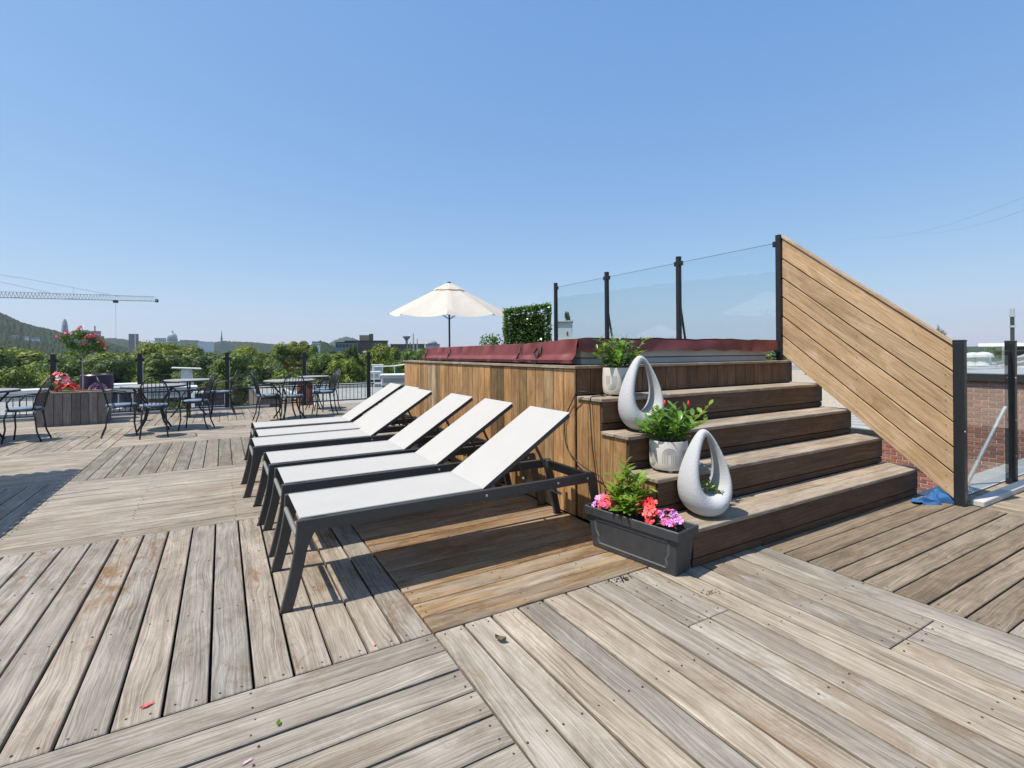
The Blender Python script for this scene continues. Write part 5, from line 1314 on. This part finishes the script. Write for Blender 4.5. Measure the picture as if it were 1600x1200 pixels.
t, w_, top = bldg('pavilion', 'pale rounded building on the small knoll left of the blue hill', 'building', 494, 700, 534, 12, 14, M['white_paint'], (5, 2, 5))
for k, (px, py, w_) in enumerate(((8, 525, 10), (24, 524, 9), (42, 525, 5), (56, 527, 10))):
    bldg('hillside_house', ['leftmost white house on the wooded slope', 'second white house from the left on the slope', 'smallest white house on the slope', 'white house on the slope nearest the oleander'][k], 'house', px, 835, py+0.5, w_, 10, M['white_paint'], (4, 1, 3))

# tower crane
ja, jb = at(-150, 138, 461), at(245, 172, 470.5)
cr_ = thing('tower_crane', 'white lattice tower crane jib reaching into the sky at left', 'crane', (ja.x, ja.y, GZ))
o_ = Vector(cr_.location); A = ja-o_; B = jb-o_
ax = (B-A).normalized(); sd = ax.cross(UP).normalized()
ch_ = lambda s, q, h: A.lerp(B, s)+sd*q*0.55+Vector((0, 0, h))
for q in (-1, 1): MB().tube([ch_(0, q, 0), ch_(1, q, 0)], 0.11, 6).build('chord', M['crane'], cr_)
MB().tube([ch_(0, 0, 1.85), ch_(0.985, 0, 1.55)], 0.12, 6).build('chord', M['crane'], cr_)
mb = MB(); ns = 70
for k in range(ns):
    s0, s1 = k/ns, (k+1)/ns; sm = (s0+s1)/2
    for q in (-1, 1):
        mb.tube([ch_(s0, q, 0), ch_(sm, 0, 1.75-0.25*sm)], 0.048, 4); mb.tube([ch_(sm, 0, 1.75-0.25*sm), ch_(s1, q, 0)], 0.048, 4)
    mb.tube([ch_(s0, -1, 0), ch_(s1, 1, 0)], 0.05, 4)
mb.build('lattice', M['crane'], cr_)
hp_ = A.lerp(B, 0.0)+Vector((0, 0, 9.5))
mb = MB(); mb.tube([hp_, A.lerp(B, 0.42)+Vector((0, 0, 6.0)), ch_(0.82, 0, 1.3)], 0.045, 5); mb.tube([hp_, ch_(0.56, 0, 1.3)], 0.045, 5); mb.tube([A.lerp(B, 0.62)+Vector((0, 0, 3.9)), ch_(0.62, 0, 1.3)], 0.03, 4); mb.build('tie_bar', M['wire'], cr_)
MB().box(ch_(0.805, 0, -0.5), (1.3, 1.3, 0.7)).build('trolley', M['dark_trim'], cr_)
mb = MB()
for q in (-1, 1): mb.tube([ch_(0.805, q, -0.6), ch_(0.805, q, -0.6)+Vector((0, 0, -15))], 0.018, 4)
mb.build('hoist_rope', M['wire'], cr_)
MB().box(ch_(1.0, 0, 0.1), (0.9, 0.9, 1.0)).build('jib_end', M['dark_trim'], cr_)
for q, w2 in ((-1, -1), (1, -1), (-1, 1), (1, 1)): MB().bb(q*0.8-0.1, q*0.8+0.1, w2*0.8-0.1, w2*0.8+0.1, 0, A.z+9.0).build('mast_leg', M['crane'], cr_)
mb = MB()
for k in range(20):
    z0, z1 = k*(A.z)/20, (k+1)*A.z/20
    for q in (-1, 1): mb.tube([(-0.8, q*0.8, z0), (0.8, q*0.8, z1)], 0.06, 4); mb.tube([(q*0.8, -0.8, z0), (q*0.8, 0.8, z1)], 0.06, 4)
mb.build('mast_lattice', M['crane'], cr_)
# two overhead wires at upper right
w1 = thing('overhead_wires', 'pair of faint overhead wires crossing the sky at upper right', 'wires', at(1600, 40, 297))
for (a, b) in (((1330, 75, 372), (1680, 34, 276)), ((1400, 75, 362), (1700, 34, 290))):
    pa, pb = at(*a), at(*b); pts = [pa.lerp(pb, s)-Vector((0, 0, 1.4*math.sin(math.pi*s))) for s in np.linspace(0, 1, 12)]
    MB().tube([p-Vector(w1.location) for p in pts], 0.009, 4).build('wire', M['wire'], w1)

# ================================================================== HILLS
def ridge(name, prof, d, depth, back, jit, m=None, nx=260, ny=26):
    """a wooded hill: crest heights given by bearing and row, real slope down towards us and behind"""
    xs = [p[0] for p in prof]
    V = []
    for j in range(ny+1):
        s = j/ny
        for i in range(nx+1):
            px = xs[0]+(xs[-1]-xs[0])*i/nx
            py = np.interp(px, xs, [p[1] for p in prof]); crest = max(0.5, at(px, d, py).z-GZ)
            if s < 0.6: dd = d-depth*(1-s/0.6); h = crest*(0.5-0.5*math.cos(math.pi*s/0.6))**0.8
            else: dd = d+back*(s-0.6)/0.4; h = crest*(0.5+0.5*math.cos(math.pi*(s-0.6)/0.4))
            # a bearing to the left of the frame is laid out by angle, so the hill curves round us
            if px < 0:
                e = at(0, 1.0); a0 = math.atan2(e.x, e.y); ang = float(a0+px/900.0); p = Vector((math.sin(ang), math.cos(ang), 0))*float(dd*e.length)
            else: p = at(px, dd)
            h += (nrng.uniform(-1, 1)*jit)*min(1, h/6)
            V.append((p.x, p.y, GZ-0.3+h))
    Q = [(j*(nx+1)+i, j*(nx+1)+i+1, (j+1)*(nx+1)+i+1, (j+1)*(nx+1)+i) for j in range(ny) for i in range(nx)]
    tag(link(name, np_mesh(name, np.array(V), np.array(Q), m or M['hill'], False)), kind='structure')
ridge('hill', [(-90, 474), (-60, 478), (0, 492), (40, 509), (85, 519), (120, 529), (165, 537), (200, 545)], 1250, 700, 500, 4.5, None, 150, 110)
ridge('outer_hill', [(-1700, 548), (-1300, 440), (-900, 400), (-500, 420), (-200, 455), (-85, 476)], 1250, 700, 500, 4.0)
ridge('far_hills', [(40, 533), (150, 529), (185, 530), (240, 537), (285, 534), (310, 534), (330, 537), (350, 534), (400, 536), (430, 539), (480, 540), (560, 541), (700, 546)], 2100, 600, 600, 5.0, None, 330, 70)
ridge('eastern_hills', [(690, 546), (900, 549), (1300, 545), (1600, 541), (2000, 540)], 2100, 600, 600, 4.0)
ridge('blue_hill', [(496, 545), (512, 538), (528, 530), (540, 526.5), (550, 528), (562, 533), (580, 540), (600, 546)], 3400, 600, 600, 6.0, None, 60, 40)
ridge('knoll', [(470, 548), (486, 540), (500, 533), (508, 535), (520, 541), (535, 548)], 900, 200, 200, 2.5, None, 30, 40)

# ================================================================== TREES
def crown_cards(n, blobs, size, r):
    B = np.array(blobs)
    w_ = (B[:, 3]**2); w_ /= w_.sum()
    idx = r.choice(len(B), n, p=w_)
    d = r.normal(size=(n, 3)); d /= np.linalg.norm(d, axis=1)[:, None]
    d[:, 2] = np.where(d[:, 2] < -0.35, -d[:, 2]*0.7, d[:, 2])
    rad_ = B[idx, 3][:, None]*np.where(r.random_sample((n, 1)) < 0.75, r.uniform(0.82, 1.10, (n, 1)), r.uniform(0.3, 0.85, (n, 1)))
    P = B[idx, :3]+d*rad_*np.array([1, 1, 0.85])
    NO = d*0.9+np.array([0, 0, 0.35])
    return leaf_cards(n, lambda k: (P, NO/np.linalg.norm(NO, axis=1)[:, None]), size, 0.7, 0.78, r)
def crown_blobs(r, W_, H_, z0):
    """irregular heap of rounded leaf masses"""
    out = []
    n_ = 17
    for i in range(n_):
        a = i*2.4+r.uniform(-.5, .5); t_ = ((i+0.5)/n_)**0.75; zz_ = z0+H_*(0.06+0.90*t_)
        prof = math.sin(math.pi*min(1, 0.20+0.78*t_))**0.65
        q = W_/2*prof*r.uniform(0.55, 0.88)
        out.append((q*math.cos(a), q*math.sin(a), zz_, W_*r.uniform(0.13, 0.22)*(1.0-0.25*t_)))
    for i in range(6): out.append((r.uniform(-.2, .2)*W_, r.uniform(-.2, .2)*W_, z0+H_*r.uniform(0.80, 1.0), W_*r.uniform(0.09, 0.15)))
    out.append((0, 0, z0+H_*0.45, W_*0.26)); out.append((0, 0, z0+H_*0.68, W_*0.20))
    return out
CR = []
for v in range(5):
    r = np.random.RandomState(100+v); Wv, Hv = [(9.0, 8.6), (8.0, 9.4), (10.5, 8.0), (7.2, 10.0), (9.5, 9.2)][v]
    V, Q = crown_cards(11000, crown_blobs(r, Wv, Hv, 3.0), 0.17, r)
    CR.append((np_mesh('crown', V, Q, M['tree_leaf']), Wv, float(np.percentile(V[:, 2], 99.6))))
trunk_me = MB().tube([(0, 0, 0), (0.1, 0, 2.5), (-0.1, 0.05, 5.0), (0.05, 0, 8.0)], [0.32, 0.25, 0.18, 0.06], 8)
for a in range(5):
    trunk_me.tube([(0, 0, 2.6+0.5*a), (1.1*math.cos(a*2.3), 1.1*math.sin(a*2.3), 4.2+0.5*a), (2.4*math.cos(a*2.3+.2), 2.4*math.sin(a*2.3+.2), 5.6+0.5*a)], [0.13, 0.09, 0.03], 6)
trunk_me = trunk_me.mesh('trunk', M['bark'], smooth=True)
def tree(px, d, pyt, wpx, tone, var, label, hmin=None):
    p = at(px, d); ztop = at(px, d, pyt).z; me, Wv, Hv = CR[var]
    t = thing('tree', label, 'tree', (p.x, p.y, GZ), rng.uniform(0, 6.28), 'trees beyond the far glass fence')
    sh_ = wpx*d/778.0/Wv; sv = (ztop-GZ)/Hv
    v = rng.uniform(0.88, 1.12)
    link('crown', me, t, scale=(sh_, sh_, sv), color=tuple(x*v for x in tone))
    link('trunk', trunk_me, t, scale=(sv, sv, sv))
    return t
YG = (1.50, 1.30, 0.72); MG = (0.95, 1.0, 0.95); DG = (0.50, 0.62, 0.68); OG = (1.20, 1.12, 0.75); PU = (0.95, 0.55, 0.70)
TN = {YG: 'yellow green', MG: 'mid green', DG: 'dark green', OG: 'olive green', PU: 'purplish'}
TREES = [  # px, depth, row of top, width px, tone, variant, where
 (-30, 62, 546, 150, MG, 0, 'at the left edge behind the chair'), (36, 70, 547, 120, YG, 1, 'left of the first fence post'), (100, 64, 556, 110, MG, 2, 'behind the red flowers of the flower box'),
 (-5, 46, 578, 130, OG, 4, 'low at the left edge over the long white roof box'), (62, 48, 582, 100, YG, 0, 'low behind the first fence post'), (178, 76, 553, 100, YG, 1, 'just right of the oleander crown'),
 (176, 60, 560, 92, DG, 0, 'filling the gap between oleander and second fence post'), (238, 84, 535, 96, YG, 2, 'with the rounded top under the apartment tower'), (290, 92, 538, 110, OG, 4, 'below the domed basilica'),
 (262, 66, 553, 100, MG, 3, 'right of the second fence post'), (320, 70, 556, 96, DG, 1, 'left of the third fence post'), (300, 52, 578, 96, MG, 2, 'above the white mushroom exhaust'),
 (362, 58, 553, 100, MG, 0, 'behind the third fence post'), (388, 88, 541, 80, YG, 2, 'round topped right of the spired church'), (420, 64, 560, 90, OG, 4, 'behind the table chairs left of the fourth post'),
 (462, 96, 534, 64, YG, 3, 'tall twin topped left of the fourth fence post'), (438, 92, 538, 56, OG, 1, 'tall left half of the twin tops'), (486, 94, 538, 44, MG, 0, 'right shoulder of the twin tops'),
 (505, 70, 553, 90, MG, 2, 'right of the fourth fence post'), (548, 84, 541, 36, DG, 4, 'small and dark in front of the office block'), (545, 58, 562, 90, YG, 0, 'below the small dark tree'),
 (590, 66, 540, 70, YG, 2, 'behind the fifth fence post'), (612, 74, 541, 60, OG, 4, 'right of the fifth fence post'), (640, 62, 548, 70, MG, 1, 'below the water tower'),
 (660, 50, 560, 70, DG, 3, 'at the corner of the tub cover'), (600, 48, 566, 80, OG, 0, 'above the pipe railing'), (388, 46, 590, 110, DG, 3, 'low right of the third fence post'),
 (455, 44, 585, 100, MG, 1, 'low behind the right bistro set'), (335, 46, 596, 80, OG, 2, 'low behind the skylight'), (222, 48, 590, 90, YG, 4, 'low over the white dormer'),
 (140, 50, 590, 90, MG, 3, 'low behind the purple pot'), (520, 46, 590, 80, OG, 2, 'low over the brick chimney'), (275, 100, 560, 40, PU, 3, 'narrow between second and third post'),
 (-120, 60, 545, 170, MG, 2, 'outside the left edge nearest the frame'), (-240, 60, 542, 180, OG, 1, 'outside the left edge farther from the frame'), (720, 60, 560, 100, MG, 4, 'hidden low behind the tub cover')]
for px, d, pyt, wpx, tone, var, where in TREES:
    tree(px, d, pyt, wpx, tone, var, '%s leafy tree %s' % (TN[tone], where))
tr_ = tree(888, 78, 489, 22, DG, 3, 'dark slim tree beside the small white rooftop house')
tree(1472, 42, 515, 26, MG, 0, 'green tree top peeping over the slanting wooden screen')
tree(1508, 48, 556, 70, DG, 2, 'dark tree behind the white roof vents')
tree(1250, 70, 566, 70, MG, 1, 'green tree behind the red brick house')
# far wood: many more crowns that read as one mass
r = np.random.RandomState(5); VV, QQ, off = [], [], 0
smalls = [crown_cards(420, crown_blobs(np.random.RandomState(300+v), 9.0, 8.5, 2.5), 0.62, np.random.RandomState(400+v)) for v in range(4)]
for k in range(900):
    px = r.uniform(-700, 720) if k < 780 else r.uniform(720, 1800); d = 100+620*r.random_sample()**1.4
    if px < 0: e = at(0, 1.0); a0 = math.atan2(e.x, e.y); ang = float(a0+px/900.0); p = Vector((math.sin(ang), math.cos(ang), 0))*float(d*e.length)
    else: p = at(px, d)
    V, Q = smalls[k % 4]
    a = r.uniform(0, 6.28); s = r.uniform(0.85, 1.35)*(1+d/1500); hz_ = r.uniform(0.72, 1.20)*(1.03+ (0.10 if d > 250 else 0))
    c_, s_ = math.cos(a)*s, math.sin(a)*s
    W2 = np.stack([V[:, 0]*c_-V[:, 1]*s_+p.x, V[:, 0]*s_+V[:, 1]*c_+p.y, V[:, 2]*hz_+GZ], 1)
    VV.append(W2); QQ.append(Q+off); off += len(V)
tag(link('far_wood', np_mesh('far_wood', np.concatenate(VV), np.concatenate(QQ), M['tree_leaf'])), kind='stuff')

# ================================================================== HAZE
hz = MB().bb(-4600, 6500, -2600, 6500, GZ-1.0, 330.0).build('haze')
hz['kind'] = 'stuff'
m, nt, out = mat('air_haze')
pv = N(nt, 'ShaderNodeVolumePrincipled'); pv.inputs['Color'].default_value = (0.80, 0.88, 1.0, 1); pv.inputs['Density'].default_value = 0.0001; pv.inputs['Anisotropy'].default_value = 0.2
nt.links.new(pv.outputs[0], out.inputs['Volume']); hz.data.materials.append(m)
